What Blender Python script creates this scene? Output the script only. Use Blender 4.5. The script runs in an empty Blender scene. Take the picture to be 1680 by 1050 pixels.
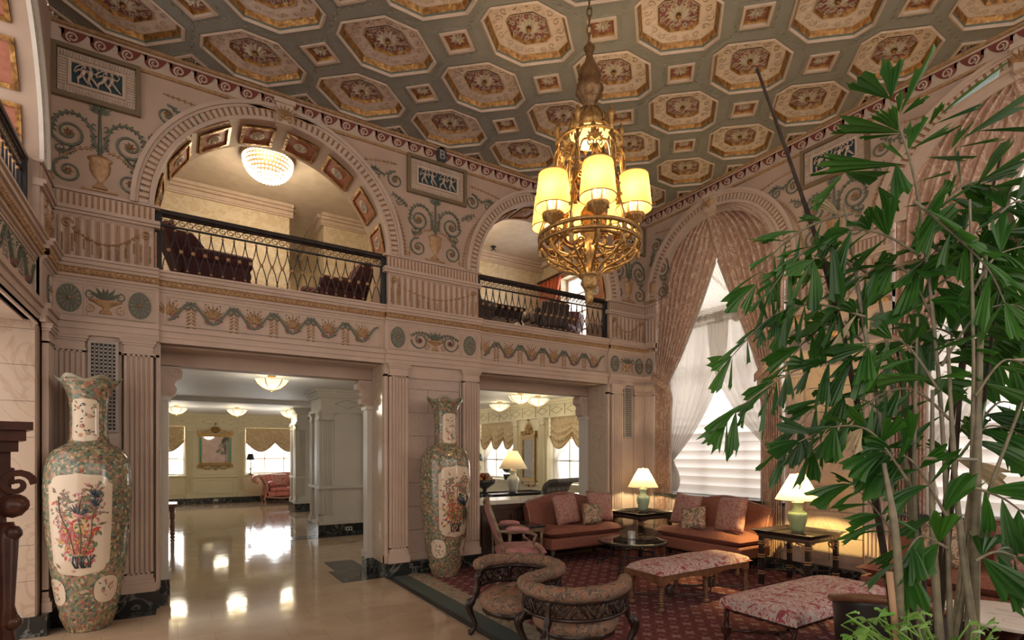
import bpy, math, random
from math import sin, cos, pi, radians as R, sqrt, atan2
from mathutils import Matrix, Vector
random.seed(7)
SC = bpy.context.scene
COL = SC.collection
# ---------------------------------------------------------------- camera
YAW = 0.562; CAMZ = 1.77; FPX = 871.4
cd = bpy.data.cameras.new('camera'); cam = bpy.data.objects.new('camera', cd); COL.objects.link(cam)
cam.location = (0, 0, CAMZ); cam.rotation_euler = (pi/2, 0, -YAW)
cd.sensor_width = 36; cd.lens = FPX/1680*36; cd.shift_y = (743.5-525)/1680; cd.clip_start = .05; cd.clip_end = 200
SC.camera = cam
# ---------------------------------------------------------------- world, lights, exposure
SC.view_settings.view_transform = 'Standard'; SC.view_settings.look = 'None'
SC.view_settings.exposure = 0.44; SC.view_settings.gamma = 1; SC.view_settings.use_curve_mapping = False
w = bpy.data.worlds.new('world'); SC.world = w; w.use_nodes = True
w.node_tree.nodes['Background'].inputs[0].default_value = (1.0, .89, .79, 1); w.node_tree.nodes['Background'].inputs[1].default_value = 1.75
cy = SC.cycles; cy.max_bounces = 6; cy.diffuse_bounces = 3; cy.glossy_bounces = 3; cy.transmission_bounces = 5; cy.transparent_max_bounces = 8
cy.caustics_reflective = False; cy.caustics_refractive = False; cy.sample_clamp_indirect = 4; cy.use_denoising = True
def light(name, kind, loc, energy, col=(1, 1, 1), size=.1, sy=None, rot=(0, 0, 0)):
    l = bpy.data.lights.new(name, kind); l.energy = energy; l.color = col
    if kind == 'AREA':
        l.size = size
        if sy: l.shape = 'RECTANGLE'; l.size_y = sy
    elif kind == 'SUN': l.angle = size
    else: l.shadow_soft_size = size
    o = bpy.data.objects.new(name, l); COL.objects.link(o); o.location = loc; o.rotation_euler = rot
    return o
DAY = (.93, .97, 1.0)
for yc, e in ((5.8, 105), (1.86, 105), (-2.08, 150)):           # daylight outside two tall windows, plus one added at an unseen third bay
    light('window_daylight', 'AREA', (8.75, yc, 3.3), e, DAY, 2.3, 4.6, (0, R(90), 0))
for yc in (10.7, 14.0):                                          # daylight outside the lobby windows
    light('lobby_daylight', 'AREA', (9.3, yc, 2.0), 45, DAY, 1.8, 2.0, (0, R(90), 0))
for xc in (-.9, 3.0):
    light('lobby_daylight', 'AREA', (xc, 22.6, 2.0), 230, DAY, 2.4, 2.0, (R(-90), 0, 0))
light('gallery_daylight', 'AREA', (8.6, 9.4, 5.2), 60, DAY, 1.2, 1.8, (0, R(90), 0))

# ---------------------------------------------------------------- materials
MATS = {}
def new_mat(name):
    m = bpy.data.materials.new(name); m.use_nodes = True
    nt = m.node_tree; b = nt.nodes['Principled BSDF']
    return m, nt, b
def nd(nt, t, **kw):
    n = nt.nodes.new(t)
    for k, v in kw.items():
        if k in n.inputs.keys():
            n.inputs[k].default_value = v
        else: setattr(n, k, v)
    return n
def rgba(c): return (c[0], c[1], c[2], 1)
def ramp(nt, fac, stops, interp='LINEAR'):
    r = nt.nodes.new('ShaderNodeValToRGB'); cr = r.color_ramp; cr.interpolation = interp
    while len(cr.elements) < len(stops): cr.elements.new(.5)
    for e, (p, c) in zip(cr.elements, stops): e.position = p; e.color = rgba(c)
    nt.links.new(fac, r.inputs[0]); return r.outputs[0]
def coords(nt, scale=(1, 1, 1), rot=(0, 0, 0), kind='Object'):
    tc = nt.nodes.new('ShaderNodeTexCoord'); mp = nt.nodes.new('ShaderNodeMapping')
    mp.inputs['Scale'].default_value = scale; mp.inputs['Rotation'].default_value = rot
    nt.links.new(tc.outputs[kind], mp.inputs[0]); return mp.outputs[0]
def bump(nt, b, h, strength=.3, dist=.01):
    bp = nt.nodes.new('ShaderNodeBump'); bp.inputs['Strength'].default_value = strength; bp.inputs['Distance'].default_value = dist
    nt.links.new(h, bp.inputs['Height']); nt.links.new(bp.outputs[0], b.inputs['Normal'])
def mat(name, col, rough=.6, metal=0, var=None, vs=6, bmp=None, spec=.5, emit=None, est=0, alpha=None, trans=0):
    """Principled with a noise mix to a second colour and an optional noise bump."""
    if name in MATS: return MATS[name]
    m, nt, b = new_mat(name); MATS[name] = m
    b.inputs['Roughness'].default_value = rough; b.inputs['Metallic'].default_value = metal
    b.inputs['Specular IOR Level'].default_value = spec
    c2 = var if var else tuple(x*.86 for x in col)
    n = nd(nt, 'ShaderNodeTexNoise', Scale=vs, Detail=3.0); nt.links.new(coords(nt), n.inputs['Vector'])
    nt.links.new(ramp(nt, n.outputs[0], [(.35, col), (.68, c2)]), b.inputs['Base Color'])
    if bmp:
        n2 = nd(nt, 'ShaderNodeTexNoise', Scale=bmp[0], Detail=2.0); nt.links.new(coords(nt), n2.inputs['Vector'])
        bump(nt, b, n2.outputs[0], bmp[1])
    if emit: b.inputs['Emission Color'].default_value = rgba(emit); b.inputs['Emission Strength'].default_value = est
    if alpha is not None: b.inputs['Alpha'].default_value = alpha
    if trans: b.inputs['Transmission Weight'].default_value = trans
    return m
plaster = mat('plaster_beige', (.50, .37, .29), .62, var=(.44, .32, .25), vs=2.2, bmp=(60, .08))
plaster2 = mat('plaster_pale', (.56, .435, .36), .6, var=(.50, .385, .315), vs=3)
cream = mat('plaster_cream', (.58, .46, .37), .6, var=(.50, .39, .31), vs=8)
ochre = mat('ochre_paint', (.42, .23, .11), .55, var=(.33, .17, .08), vs=20)
gold = mat('old_gold', (.55, .32, .11), .4, .55, var=(.34, .18, .06), vs=30, bmp=(70, .5))
goldp = mat('gold_paint', (.50, .315, .17), .5, .2, var=(.34, .20, .10), vs=25)
green = mat('green_paint', (.105, .125, .095), .6, var=(.15, .165, .125), vs=25)
teal = mat('teal_ground', (.02, .055, .07), .6)
redp = mat('terracotta_paint', (.36, .12, .07), .6, var=(.42, .16, .10), vs=18)
oxred = mat('oxblood_paint', (.20, .05, .035), .6)
rosep = mat('rose_paint', (.33, .13, .11), .6)
ribm = mat('ceiling_sage', (.225, .225, .205), .65, var=(.27, .268, .245), vs=4, bmp=(45, .15))
white = mat('white_paint', (.74, .70, .64), .5, var=(.68, .64, .58))
shellm = mat('shell_plaster', (.60, .53, .44), .5, var=(.50, .42, .30), vs=20)
lobbyw = mat('lobby_paint', (.70, .63, .43), .5, var=(.66, .59, .41), vs=2)
lobbyg = mat('lobby_stone_paint', (.60, .57, .51), .45, var=(.56, .53, .48), vs=2)
ceilw = mat('ceiling_white', (.72, .72, .72), .6, var=(.68, .69, .70), vs=1)
gal_ceil = mat('gallery_ceiling', (.62, .53, .44), .6)
mahog = mat('mahogany', (.036, .013, .010), .3, var=(.065, .022, .014), vs=14, spec=.3)
walnut = mat('walnut', (.13, .055, .026), .35, var=(.20, .09, .042), vs=12)
darkwood = mat('dark_wood', (.040, .022, .018), .35, var=(.065, .035, .026), vs=10)
lacquer = mat('black_lacquer', (.018, .014, .016), .25, var=(.03, .022, .02), vs=9)
iron = mat('wrought_iron', (.022, .022, .026), .45, .3)
bronze = mat('bronze', (.16, .09, .045), .4, .6, var=(.24, .14, .06), vs=30, bmp=(60, .4))
brass = mat('gilt_brass', (.42, .26, .10), .40, .7, var=(.24, .14, .05), vs=40, bmp=(90, .3))
celadon = mat('celadon', (.32, .42, .30), .15, var=(.38, .47, .35), vs=5)
glassm = mat('glass', (.95, .97, .97), .02, trans=1.0)
mirrorm = mat('mirror_glass', (.75, .76, .76), .03, 1.0)
metalgrey = mat('grey_metal', (.42, .37, .33), .5, .2)
black = mat('black_paint', (.012, .012, .014), .5)
bark = mat('cane_bark', (.23, .20, .13), .6, var=(.14, .125, .085), vs=18, bmp=(30, .4))
dryleaf = mat('dry_leaf', (.42, .33, .20), .6, var=(.28, .22, .13), vs=14)
ivory = mat('ivory_wax', (.75, .62, .38), .5)
ebony = mat('ebonised_wood', (.016, .008, .006), .32, var=(.030, .015, .011), vs=14, spec=.4)
velvet = mat('maroon_velvet', (.060, .016, .022), .8, var=(.10, .035, .035), vs=45)
orange = mat('orange_silk', (.55, .12, .045), .55, var=(.42, .08, .03), vs=6)
rosefab = mat('rose_stripe_silk', (.42, .20, .19), .6, var=(.34, .14, .14), vs=10)
leather = mat('tufted_leather', (.12, .115, .10), .35)
potm = mat('dark_ceramic', (.03, .035, .04), .25)
paper = mat('paper', (.7, .68, .62), .7)

def m_marblefloor():
    m, nt, b = new_mat('polished_marble_tiles')
    v = coords(nt)
    br = nd(nt, 'ShaderNodeTexBrick', Scale=1.0, offset=.5); nt.links.new(v, br.inputs['Vector'])
    br.inputs['Mortar Size'].default_value = .0022; br.inputs['Brick Width'].default_value = .62; br.inputs['Row Height'].default_value = .46
    br.inputs['Color1'].default_value = (.50, .375, .265, 1); br.inputs['Color2'].default_value = (.45, .335, .235, 1); br.inputs['Mortar'].default_value = (.30, .22, .155, 1)
    n = nd(nt, 'ShaderNodeTexNoise', Scale=2.3, Detail=6.0, Distortion=1.2); nt.links.new(v, n.inputs['Vector'])
    mx = nd(nt, 'ShaderNodeMix', data_type='RGBA', blend_type='MULTIPLY'); mx.inputs[0].default_value = .6
    nt.links.new(br.outputs[0], mx.inputs[6]); nt.links.new(ramp(nt, n.outputs[0], [(.3, (.78, .74, .70)), (.65, (1, 1, 1))]), mx.inputs[7])
    nt.links.new(mx.outputs[2], b.inputs['Base Color']); b.inputs['Roughness'].default_value = .07
    n2 = nd(nt, 'ShaderNodeTexNoise', Scale=3.0, Detail=1.0); nt.links.new(v, n2.inputs['Vector']); bump(nt, b, n2.outputs[0], .06, .02)
    return m
floorm = m_marblefloor()
def m_marble(name, base, vein, scale=2.0, rough=.25, tw=.5):
    m, nt, b = new_mat(name); v = coords(nt)
    n = nd(nt, 'ShaderNodeTexNoise', Scale=scale, Detail=8.0, Distortion=2.2); nt.links.new(v, n.inputs['Vector'])
    c = ramp(nt, n.outputs[0], [(.0, base), (.47, base), (.5, vein), (.53, base), (1, tuple(x*.85 for x in base))])
    nt.links.new(c, b.inputs['Base Color']); b.inputs['Roughness'].default_value = rough
    return m
dmarble = m_marble('dark_green_marble', (.018, .022, .022), (.16, .17, .16), 2.6, .15)
pmarble = m_marble('rose_marble', (.50, .385, .30), (.43, .31, .23), 1.3, .22)
wmarble = m_marble('white_marble', (.70, .68, .62), (.5, .48, .45), 2.0, .15)
ptop = m_marble('black_marble_top', (.02, .024, .026), (.12, .12, .12), 3, .12)
blockm = m_marble('travertine', (.50, .39, .33), (.44, .335, .28), 3.5, .5)

def m_pattern(name, stops, scale, dist=3.0, rough=.75, kind='wave', metal=0, bmps=.2, sc3=(1, 1, 1)):
    """busy textile: distorted bands or cells through a stepped ramp"""
    m, nt, b = new_mat(name); v = coords(nt, sc3)
    n0 = nd(nt, 'ShaderNodeTexNoise', Scale=scale*.45, Detail=2.0); nt.links.new(v, n0.inputs['Vector'])
    ad = nd(nt, 'ShaderNodeVectorMath', operation='MULTIPLY_ADD'); nt.links.new(n0.outputs['Color'], ad.inputs[0])
    ad.inputs[1].default_value = (dist/scale,)*3; nt.links.new(v, ad.inputs[2])
    if kind == 'cells':
        t = nd(nt, 'ShaderNodeTexVoronoi', Scale=scale); nt.links.new(ad.outputs[0], t.inputs['Vector']); fac = t.outputs['Color']
        sp = nd(nt, 'ShaderNodeSeparateColor'); nt.links.new(fac, sp.inputs[0]); fac = sp.outputs[0]; hh = t.outputs['Distance']
    elif kind == 'dist':
        t = nd(nt, 'ShaderNodeTexVoronoi', Scale=scale); nt.links.new(ad.outputs[0], t.inputs['Vector']); fac = hh = t.outputs['Distance']
    else:
        t = nd(nt, 'ShaderNodeTexNoise', Scale=scale, Detail=1.5, Distortion=dist*.5); nt.links.new(ad.outputs[0], t.inputs['Vector']); fac = hh = t.outputs[0]
    nt.links.new(ramp(nt, fac, stops, 'CONSTANT' if kind == 'cells' else 'LINEAR'), b.inputs['Base Color'])
    b.inputs['Roughness'].default_value = rough; b.inputs['Metallic'].default_value = metal
    if bmps: bump(nt, b, hh, bmps, .01)
    return m
paisley = m_pattern('paisley_tapestry', [(.30, (.24, .04, .055)), (.42, (.36, .10, .12)), (.455, (.62, .52, .46)), (.49, (.33, .28, .27)), (.52, (.62, .53, .47)), (.56, (.32, .06, .08)), (.63, (.56, .45, .39)), (.70, (.26, .05, .06))], 11, 2.4)
tapestry = m_pattern('faded_tapestry', [(.30, (.13, .082, .055)), (.40, (.21, .145, .10)), (.46, (.06, .036, .026)), (.51, (.27, .185, .13)), (.58, (.25, .09, .04)), (.66, (.21, .155, .12)), (.75, (.10, .06, .04))], 13, 2.2)
chenille = m_pattern('terracotta_chenille', [(.3, (.19, .066, .046)), (.7, (.28, .11, .078))], 60, .5, .85)
damask = m_pattern('rose_damask', [(.3, (.30, .12, .105)), (.46, (.32, .14, .12)), (.52, (.42, .27, .235)), (.7, (.30, .13, .115))], 26, 1.5)
floralfab = m_pattern('floral_tapestry', [(.3, (.17, .125, .085)), (.47, (.20, .15, .10)), (.5, (.50, .41, .31)), (.56, (.48, .36, .27)), (.6, (.33, .13, .085)), (.75, (.19, .14, .095))], 13, 1.4)
brocade = m_pattern('rose_brocade', [(.3, (.42, .265, .195)), (.5, (.46, .29, .215)), (.545, (.68, .54, .43)), (.60, (.46, .29, .215)), (.8, (.40, .25, .185))], 10, 1.6, .6, sc3=(1, 1, .6))
balloon = m_pattern('gold_brocade', [(.3, (.52, .38, .20)), (.5, (.56, .42, .24)), (.55, (.68, .56, .38)), (.6, (.54, .40, .22)), (.8, (.48, .34, .18))], 7, 1.2, .55)
wallpaper = m_pattern('damask_wallpaper', [(.3, (.58, .47, .31)), (.48, (.56, .45, .30)), (.52, (.66, .57, .42)), (.7, (.57, .46, .31))], 7, 1.2, .5)
relief = m_pattern('arabesque_relief', [(.3, (.56, .44, .37)), (.5, (.76, .64, .56)), (.7, (.69, .56, .48))], 16, 1.5, .6, bmps=.55)
scrollf = m_pattern('rose_arabesque', [(.3, (.22, .075, .075)), (.47, (.25, .09, .09)), (.515, (.56, .44, .37)), (.57, (.52, .40, .33)), (.62, (.23, .08, .08)), (.8, (.21, .07, .07))], 16, 2.4, .6, bmps=.5)
goldleaf = m_pattern('gilt_egg_and_leaf', [(.25, (.11, .05, .016)), (.5, (.36, .18, .05)), (.75, (.50, .29, .10))], 18, .4, .38, metal=.55, bmps=.9)
vaseground = m_pattern('millefleur_ground', [(.0, (.12, .15, .10)), (.18, (.30, .23, .12)), (.34, (.15, .19, .14)), (.46, (.34, .17, .12)), (.58, (.07, .10, .08)), (.66, (.46, .35, .22)), (.76, (.20, .21, .16)), (.86, (.28, .11, .09)), (.93, (.13, .16, .12))], 40, 1.0, .12, 'cells', bmps=.06)
crewel = m_pattern('red_crewel', [(.3, (.45, .34, .26)), (.46, (.42, .07, .07)), (.55, (.55, .42, .32)), (.62, (.36, .05, .06)), (.75, (.5, .36, .27))], 12, 1.8)
plaid = m_pattern('red_plaid', [(.3, (.45, .09, .085)), (.5, (.52, .2, .15)), (.7, (.42, .08, .08))], 3, .2, sc3=(3, 1, 1))

def m_carpet():
    m, nt, b = new_mat('crimson_carpet'); v = coords(nt)
    def lat(sc, off):
        mp = nd(nt, 'ShaderNodeMapping'); mp.inputs['Scale'].default_value = (sc, sc, 1); mp.inputs['Location'].default_value = (off, off, 0); nt.links.new(v, mp.inputs[0])
        fr = nd(nt, 'ShaderNodeVectorMath', operation='FRACTION'); nt.links.new(mp.outputs[0], fr.inputs[0])
        sb = nd(nt, 'ShaderNodeVectorMath', operation='SUBTRACT'); nt.links.new(fr.outputs[0], sb.inputs[0]); sb.inputs[1].default_value = (.5, .5, 0)
        s = nd(nt, 'ShaderNodeSeparateXYZ'); nt.links.new(sb.outputs[0], s.inputs[0]); return s
    def math_(op, a, c=None):
        n = nd(nt, 'ShaderNodeMath', operation=op); nt.links.new(a, n.inputs[0])
        if c is not None:
            if isinstance(c, (int, float)): n.inputs[1].default_value = c
            else: nt.links.new(c, n.inputs[1])
        return n.outputs[0]
    def motif(sc, off, r, petals):
        s = lat(sc, off)
        rad = math_('SQRT', math_('ADD', math_('MULTIPLY', s.outputs[0], s.outputs[0]), math_('MULTIPLY', s.outputs[1], s.outputs[1])))
        an = nd(nt, 'ShaderNodeMath', operation='ARCTAN2'); nt.links.new(s.outputs[0], an.inputs[0]); nt.links.new(s.outputs[1], an.inputs[1])
        pet = math_('ABSOLUTE', math_('COSINE', math_('MULTIPLY', an.outputs[0], petals)))
        return math_('LESS_THAN', rad, math_('ADD', math_('MULTIPLY', pet, r*.7), r*.3))
    s = lat(5.2, .0)
    line = math_('MAXIMUM', math_('LESS_THAN', math_('ABSOLUTE', s.outputs[0]), .02), math_('LESS_THAN', math_('ABSOLUTE', s.outputs[1]), .02))
    f1 = motif(5.2, .5, .30, 2.0); f2 = motif(5.2, .0, .17, 2.0)
    def mixc(fac, a, col, k=1.0):
        mx = nd(nt, 'ShaderNodeMix', data_type='RGBA'); nt.links.new(math_('MULTIPLY', fac, k), mx.inputs[0])
        if isinstance(a, tuple): mx.inputs[6].default_value = rgba(a)
        else: nt.links.new(a, mx.inputs[6])
        mx.inputs[7].default_value = rgba(col); return mx.outputs[2]
    c = mixc(line, (.17, .056, .064), (.26, .15, .145), .45); c = mixc(f1, c, (.42, .32, .29), .6); c = mixc(f2, c, (.36, .19, .16), .6)
    n = nd(nt, 'ShaderNodeTexNoise', Scale=70.0); nt.links.new(v, n.inputs['Vector'])
    mx = nd(nt, 'ShaderNodeMix', data_type='RGBA', blend_type='MULTIPLY'); mx.inputs[0].default_value = .7
    nt.links.new(c, mx.inputs[6]); nt.links.new(ramp(nt, n.outputs[0], [(.3, (.55, .55, .55)), (.65, (1.05, 1.05, 1.05))]), mx.inputs[7])
    nt.links.new(mx.outputs[2], b.inputs['Base Color']); b.inputs['Roughness'].default_value = .95; b.inputs['Specular IOR Level'].default_value = .1
    bump(nt, b, n.outputs[0], .3, .01)
    return m
carpetm = m_carpet()
rugborder = m_pattern('rug_border_floral', [(.3, (.24, .22, .16)), (.48, (.34, .30, .22)), (.53, (.17, .13, .10)), (.58, (.36, .22, .13)), (.64, (.38, .34, .26)), (.8, (.26, .25, .19))], 9, 1.2, .9)
ruggreen = mat('rug_green_pile', (.055, .075, .070), .95, var=(.075, .095, .088), vs=50)

def m_cloth_through(name, col, tcol, mixf=.5, alpha=1.0):
    m, nt, b = new_mat(name); out = nt.nodes['Material Output']
    d = nd(nt, 'ShaderNodeBsdfDiffuse'); d.inputs[0].default_value = rgba(col)
    t = nd(nt, 'ShaderNodeBsdfTranslucent'); t.inputs[0].default_value = rgba(tcol)
    mx = nd(nt, 'ShaderNodeMixShader'); mx.inputs[0].default_value = mixf
    nt.links.new(d.outputs[0], mx.inputs[1]); nt.links.new(t.outputs[0], mx.inputs[2]); last = mx
    if alpha < 1:
        tr = nd(nt, 'ShaderNodeBsdfTransparent'); m2 = nd(nt, 'ShaderNodeMixShader'); m2.inputs[0].default_value = alpha
        nt.links.new(tr.outputs[0], m2.inputs[1]); nt.links.new(mx.outputs[0], m2.inputs[2]); last = m2
    nt.links.new(last.outputs[0], out.inputs[0]); nt.nodes.remove(b); return m
shadem = m_cloth_through('pleated_shade', (.62, .44, .20), (.62, .38, .12), .5)
shadew = m_cloth_through('cream_shade', (.74, .68, .58), (.58, .46, .30), .34)
sheerm = m_cloth_through('sheer_voile', (.66, .61, .54), (.62, .57, .50), .5, .80)
slatm = m_cloth_through('blind_slat', (.76, .74, .71), (.72, .68, .65), .55)
def m_emit(name, col, st):
    m, nt, b = new_mat(name); b.inputs['Base Color'].default_value = rgba(col); b.inputs['Emission Color'].default_value = rgba(col); b.inputs['Emission Strength'].default_value = st; return m
bulbm = m_emit('lit_bulb', (1, .82, .5), 14)
litglass = m_emit('lit_bowl_glass', (1, .80, .45), 1.0)
crystal = m_emit('lit_crystal', (1, .93, .8), .9)
uplight = m_emit('lit_amber_glass', (1, .60, .20), 1.3)
def m_leaf():
    m, nt, b = new_mat('palm_leaf'); v = coords(nt, kind='UV')
    n = nd(nt, 'ShaderNodeTexNoise', Scale=2.2, Detail=2.0); nt.links.new(coords(nt), n.inputs['Vector'])
    wv = nd(nt, 'ShaderNodeTexWave', Scale=22.0); wv.inputs['Distortion'].default_value = .4; nt.links.new(v, wv.inputs['Vector'])
    nt.links.new(ramp(nt, n.outputs[0], [(.3, (.010, .048, .010)), (.5, (.020, .092, .012)), (.7, (.05, .16, .02))]), b.inputs['Base Color'])
    b.inputs['Roughness'].default_value = .42; bump(nt, b, wv.outputs[0], .35, .01)
    out = nt.nodes['Material Output']; t = nd(nt, 'ShaderNodeBsdfTranslucent'); t.inputs[0].default_value = (.08, .30, .02, 1)
    mx = nd(nt, 'ShaderNodeMixShader'); mx.inputs[0].default_value = .22
    nt.links.new(b.outputs[0], mx.inputs[1]); nt.links.new(t.outputs[0], mx.inputs[2]); nt.links.new(mx.outputs[0], out.inputs[0]); return m
leafm = m_leaf()
ivyleaf = mat('pothos_leaf', (.10, .27, .035), .35, var=(.20, .36, .08), vs=8)
sky_out = m_emit('bright_outdoors', (.92, .96, 1.0), 1.6)

# ---------------------------------------------------------------- mesh builder
class MB:
    def __init__(s): s.v = []; s.f = []; s.m = []; s.s = []; s.M = Matrix()
    def add(s, vs, fs, mi=0, sm=False):
        k = len(s.v); s.v += [s.M @ Vector(p) for p in vs]
        for f in fs: s.f.append([i+k for i in f]); s.m.append(mi); s.s.append(sm)
    def box(s, x0, x1, y0, y1, z0, z1, mi=0):
        s.add([(x0, y0, z0), (x1, y0, z0), (x1, y1, z0), (x0, y1, z0), (x0, y0, z1), (x1, y0, z1), (x1, y1, z1), (x0, y1, z1)],
              [(0, 3, 2, 1), (4, 5, 6, 7), (0, 1, 5, 4), (1, 2, 6, 5), (2, 3, 7, 6), (3, 0, 4, 7)], mi)
    def frus(s, cx, cy, z0, z1, a0, b0, a1, b1, mi=0):
        s.add([(cx+i*a, cy+j*b, z) for z, a, b in ((z0, a0, b0), (z1, a1, b1)) for i, j in ((-1, -1), (1, -1), (1, 1), (-1, 1))],
              [(0, 3, 2, 1), (4, 5, 6, 7), (0, 1, 5, 4), (1, 2, 6, 5), (2, 3, 7, 6), (3, 0, 4, 7)], mi)
    def lathe(s, prof, c=(0, 0, 0), n=20, mi=0, sx=1, sy=1, sm=True, wob=None, a0=0, a1=2*pi):
        full = abs(a1-a0-2*pi) < 1e-6; k = n if full else n+1; vs = []
        for j, (r, z) in enumerate(prof):
            for i in range(k):
                a = a0+(a1-a0)*i/n; q = r*(1+(wob(a, j/(len(prof)-1)) if wob else 0)); vs.append((c[0]+q*cos(a)*sx, c[1]+q*sin(a)*sy, c[2]+z))
        fs = []
        for j in range(len(prof)-1):
            for i in range(n):
                i2 = (i+1) % k; fs.append((j*k+i, j*k+i2, (j+1)*k+i2, (j+1)*k+i))
        if full:
            if prof[0][0] > 1e-5: fs.append(tuple(range(k-1, -1, -1)))
            if prof[-1][0] > 1e-5: fs.append(tuple((len(prof)-1)*k+i for i in range(k)))
        s.add(vs, fs, mi, sm)
    def tube(s, pts, r, n=6, mi=0, closed=False, flat=None, sm=True):
        pts = [Vector(p) for p in pts]; N = len(pts); vs = []; up = None
        for i, p in enumerate(pts):
            a = pts[(i-1) % N] if (closed or i > 0) else p; b = pts[(i+1) % N] if (closed or i < N-1) else p
            t = (b-a)
            t = t.normalized() if t.length > 1e-9 else Vector((0, 0, 1))
            if up is None: up = Vector((0, 0, 1)) if abs(t.z) < .9 else Vector((1, 0, 0))
            x = t.cross(up)
            if x.length < 1e-4: up = Vector((1, 0, 0)) if abs(t.x) < .9 else Vector((0, 1, 0)); x = t.cross(up)
            x.normalize(); y = x.cross(t)
            up = y
            q = r[i] if isinstance(r, (list, tuple)) else r
            for k in range(n):
                an = 2*pi*(k+.5)/n; vs.append(p+x*(q*cos(an))+y*(q*sin(an)))
        fs = []
        for i in range(N if closed else N-1):
            j = (i+1) % N
            for k in range(n): fs.append((i*n+k, i*n+(k+1) % n, j*n+(k+1) % n, j*n+k))
        if not closed: fs += [tuple(range(n-1, -1, -1)), tuple((N-1)*n+k for k in range(n))]
        s.add(vs, fs, mi, sm)
    def prism(s, poly, d0=0, d1=.01, mi=0):
        n = len(poly)
        s.add([(x, y, d0) for x, y in poly]+[(x, y, d1) for x, y in poly],
              [tuple(range(n, 2*n))]+[(i, (i+1) % n, n+(i+1) % n, n+i) for i in range(n)], mi)
    def grid(s, nu, nv, fn, mi=0, sm=True):
        s.add([fn(i/nu, j/nv) for j in range(nv+1) for i in range(nu+1)],
              [(j*(nu+1)+i, j*(nu+1)+i+1, (j+1)*(nu+1)+i+1, (j+1)*(nu+1)+i) for j in range(nv) for i in range(nu)], mi, sm)
    def ball(s, c, r, n=10, mi=0, sc=(1, 1, 1)):
        k = max(4, n//2); s.lathe([(max(r*sin(pi*j/k), 1e-6)*1, -r*cos(pi*j/k)*sc[2]) for j in range(k+1)], c, n, mi, sc[0], sc[1])
    def strip(s, A, B, mi=0, sm=False):
        n = len(A); s.add(list(A)+list(B), [(i, i+1, n+i+1, n+i) for i in range(n-1)], mi, sm)
    def obj(s, name, mats, parent=None, loc=None, rot=None, bevel=0, sub=0, solid=0):
        me = bpy.data.meshes.new(name); me.from_pydata([tuple(v) for v in s.v], [], s.f)
        for m in (mats if isinstance(mats, (list, tuple)) else [mats]): me.materials.append(m)
        me.polygons.foreach_set('material_index', s.m); me.polygons.foreach_set('use_smooth', s.s); me.update()
        o = bpy.data.objects.new(name, me); COL.objects.link(o)
        if parent: o.parent = parent
        if loc: o.location = loc
        if rot: o.rotation_euler = rot
        if solid: md = o.modifiers.new('thick', 'SOLIDIFY'); md.thickness = solid
        if bevel:
            md = o.modifiers.new('bevel', 'BEVEL'); md.width = bevel; md.segments = 2; md.limit_method = 'ANGLE'; md.angle_limit = R(40)
        if sub: md = o.modifiers.new('sub', 'SUBSURF'); md.levels = sub; md.render_levels = sub
        return o
def thing(name, label, cat, loc=(0, 0, 0), rz=0, group=None):
    o = bpy.data.objects.new(name, None); COL.objects.link(o); o.location = loc; o.rotation_euler = (0, 0, rz)
    o.empty_display_size = .1; return tag(o, label, cat, group)
def tag(o, label, cat, group=None):
    o['label'] = label; o['category'] = cat
    if group: o['group'] = group
    return o
def struct(o): o['kind'] = 'structure'; return o
def sroot(name, loc=(0, 0, 0)):
    o = bpy.data.objects.new(name, None); COL.objects.link(o); o.location = loc; return struct(o)
def dup(o, loc=None, rz=None, label=None, parent=None):
    c = o.copy(); COL.objects.link(c)
    if parent is not None: c.parent = parent
    if loc is not None: c.location = loc
    if rz is not None: c.rotation_euler = (0, 0, rz)
    if label: c['label'] = label
    for ch in list(o.children): dup(ch, parent=c)
    return c
def spl(pts, k=6, closed=False):
    """Catmull-Rom through points"""
    P = [Vector(p) for p in pts]; n = len(P); out = []
    for i in range(n if closed else n-1):
        a, b, c, d = (P[(i-1) % n] if closed or i > 0 else P[0]), P[i], P[(i+1) % n], (P[(i+2) % n] if closed or i < n-2 else P[-1])
        for j in range(k):
            t = j/k; out.append(.5*((2*b)+(c-a)*t+(2*a-5*b+4*c-d)*t*t+(3*b-a-3*c+d)*t**3))
    if not closed: out.append(P[-1])
    return out
def face_back(y): return Matrix(((1, 0, 0, 0), (0, 0, -1, y), (0, 1, 0, 0), (0, 0, 0, 1)))       # (u,w,out) -> back wall
def face_right(x): return Matrix(((0, 0, -1, x), (-1, 0, 0, 0), (0, 1, 0, 0), (0, 0, 0, 1)))      # u = -y
def face_left(x): return Matrix(((0, 0, 1, x), (1, 0, 0, 0), (0, 1, 0, 0), (0, 0, 0, 1)))         # u = y
# ================================================================ ORNAMENT (in wall coordinates u, w, out)
def o_spiral(mb, cx, cy, r, a0, turns, d=1, t=.012, mi=0, z=.008, r1=.12):
    n = int(14*turns)+2; pts = []
    for i in range(n):
        k = i/(n-1); q = r*(1-k*(1-r1)); a = a0+d*2*pi*turns*k; pts.append((cx+q*cos(a), cy+q*sin(a), z))
    mb.tube(pts, [t*(1-.45*i/(n-1)) for i in range(n)], 4, mi, sm=False)
def o_leaf(mb, x, y, a, l, wd, mi=0, z=.0, h=.012):
    c, s = cos(a), sin(a); P = [(0, 0), (.45*l, wd/2), (l, 0), (.45*l, -wd/2)]
    vs = [(x+p*c-q*s, y+p*s+q*c, z) for p, q in P]+[(x+.45*l*c, y+.45*l*s, z+h)]
    mb.add(vs, [(0, 1, 4), (1, 2, 4), (2, 3, 4), (3, 0, 4)], mi)
    mb.f[-1:] = mb.f[-1:]
def o_leafr(mb, *a, **k):
    o_leaf(mb, *a, **k)
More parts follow.
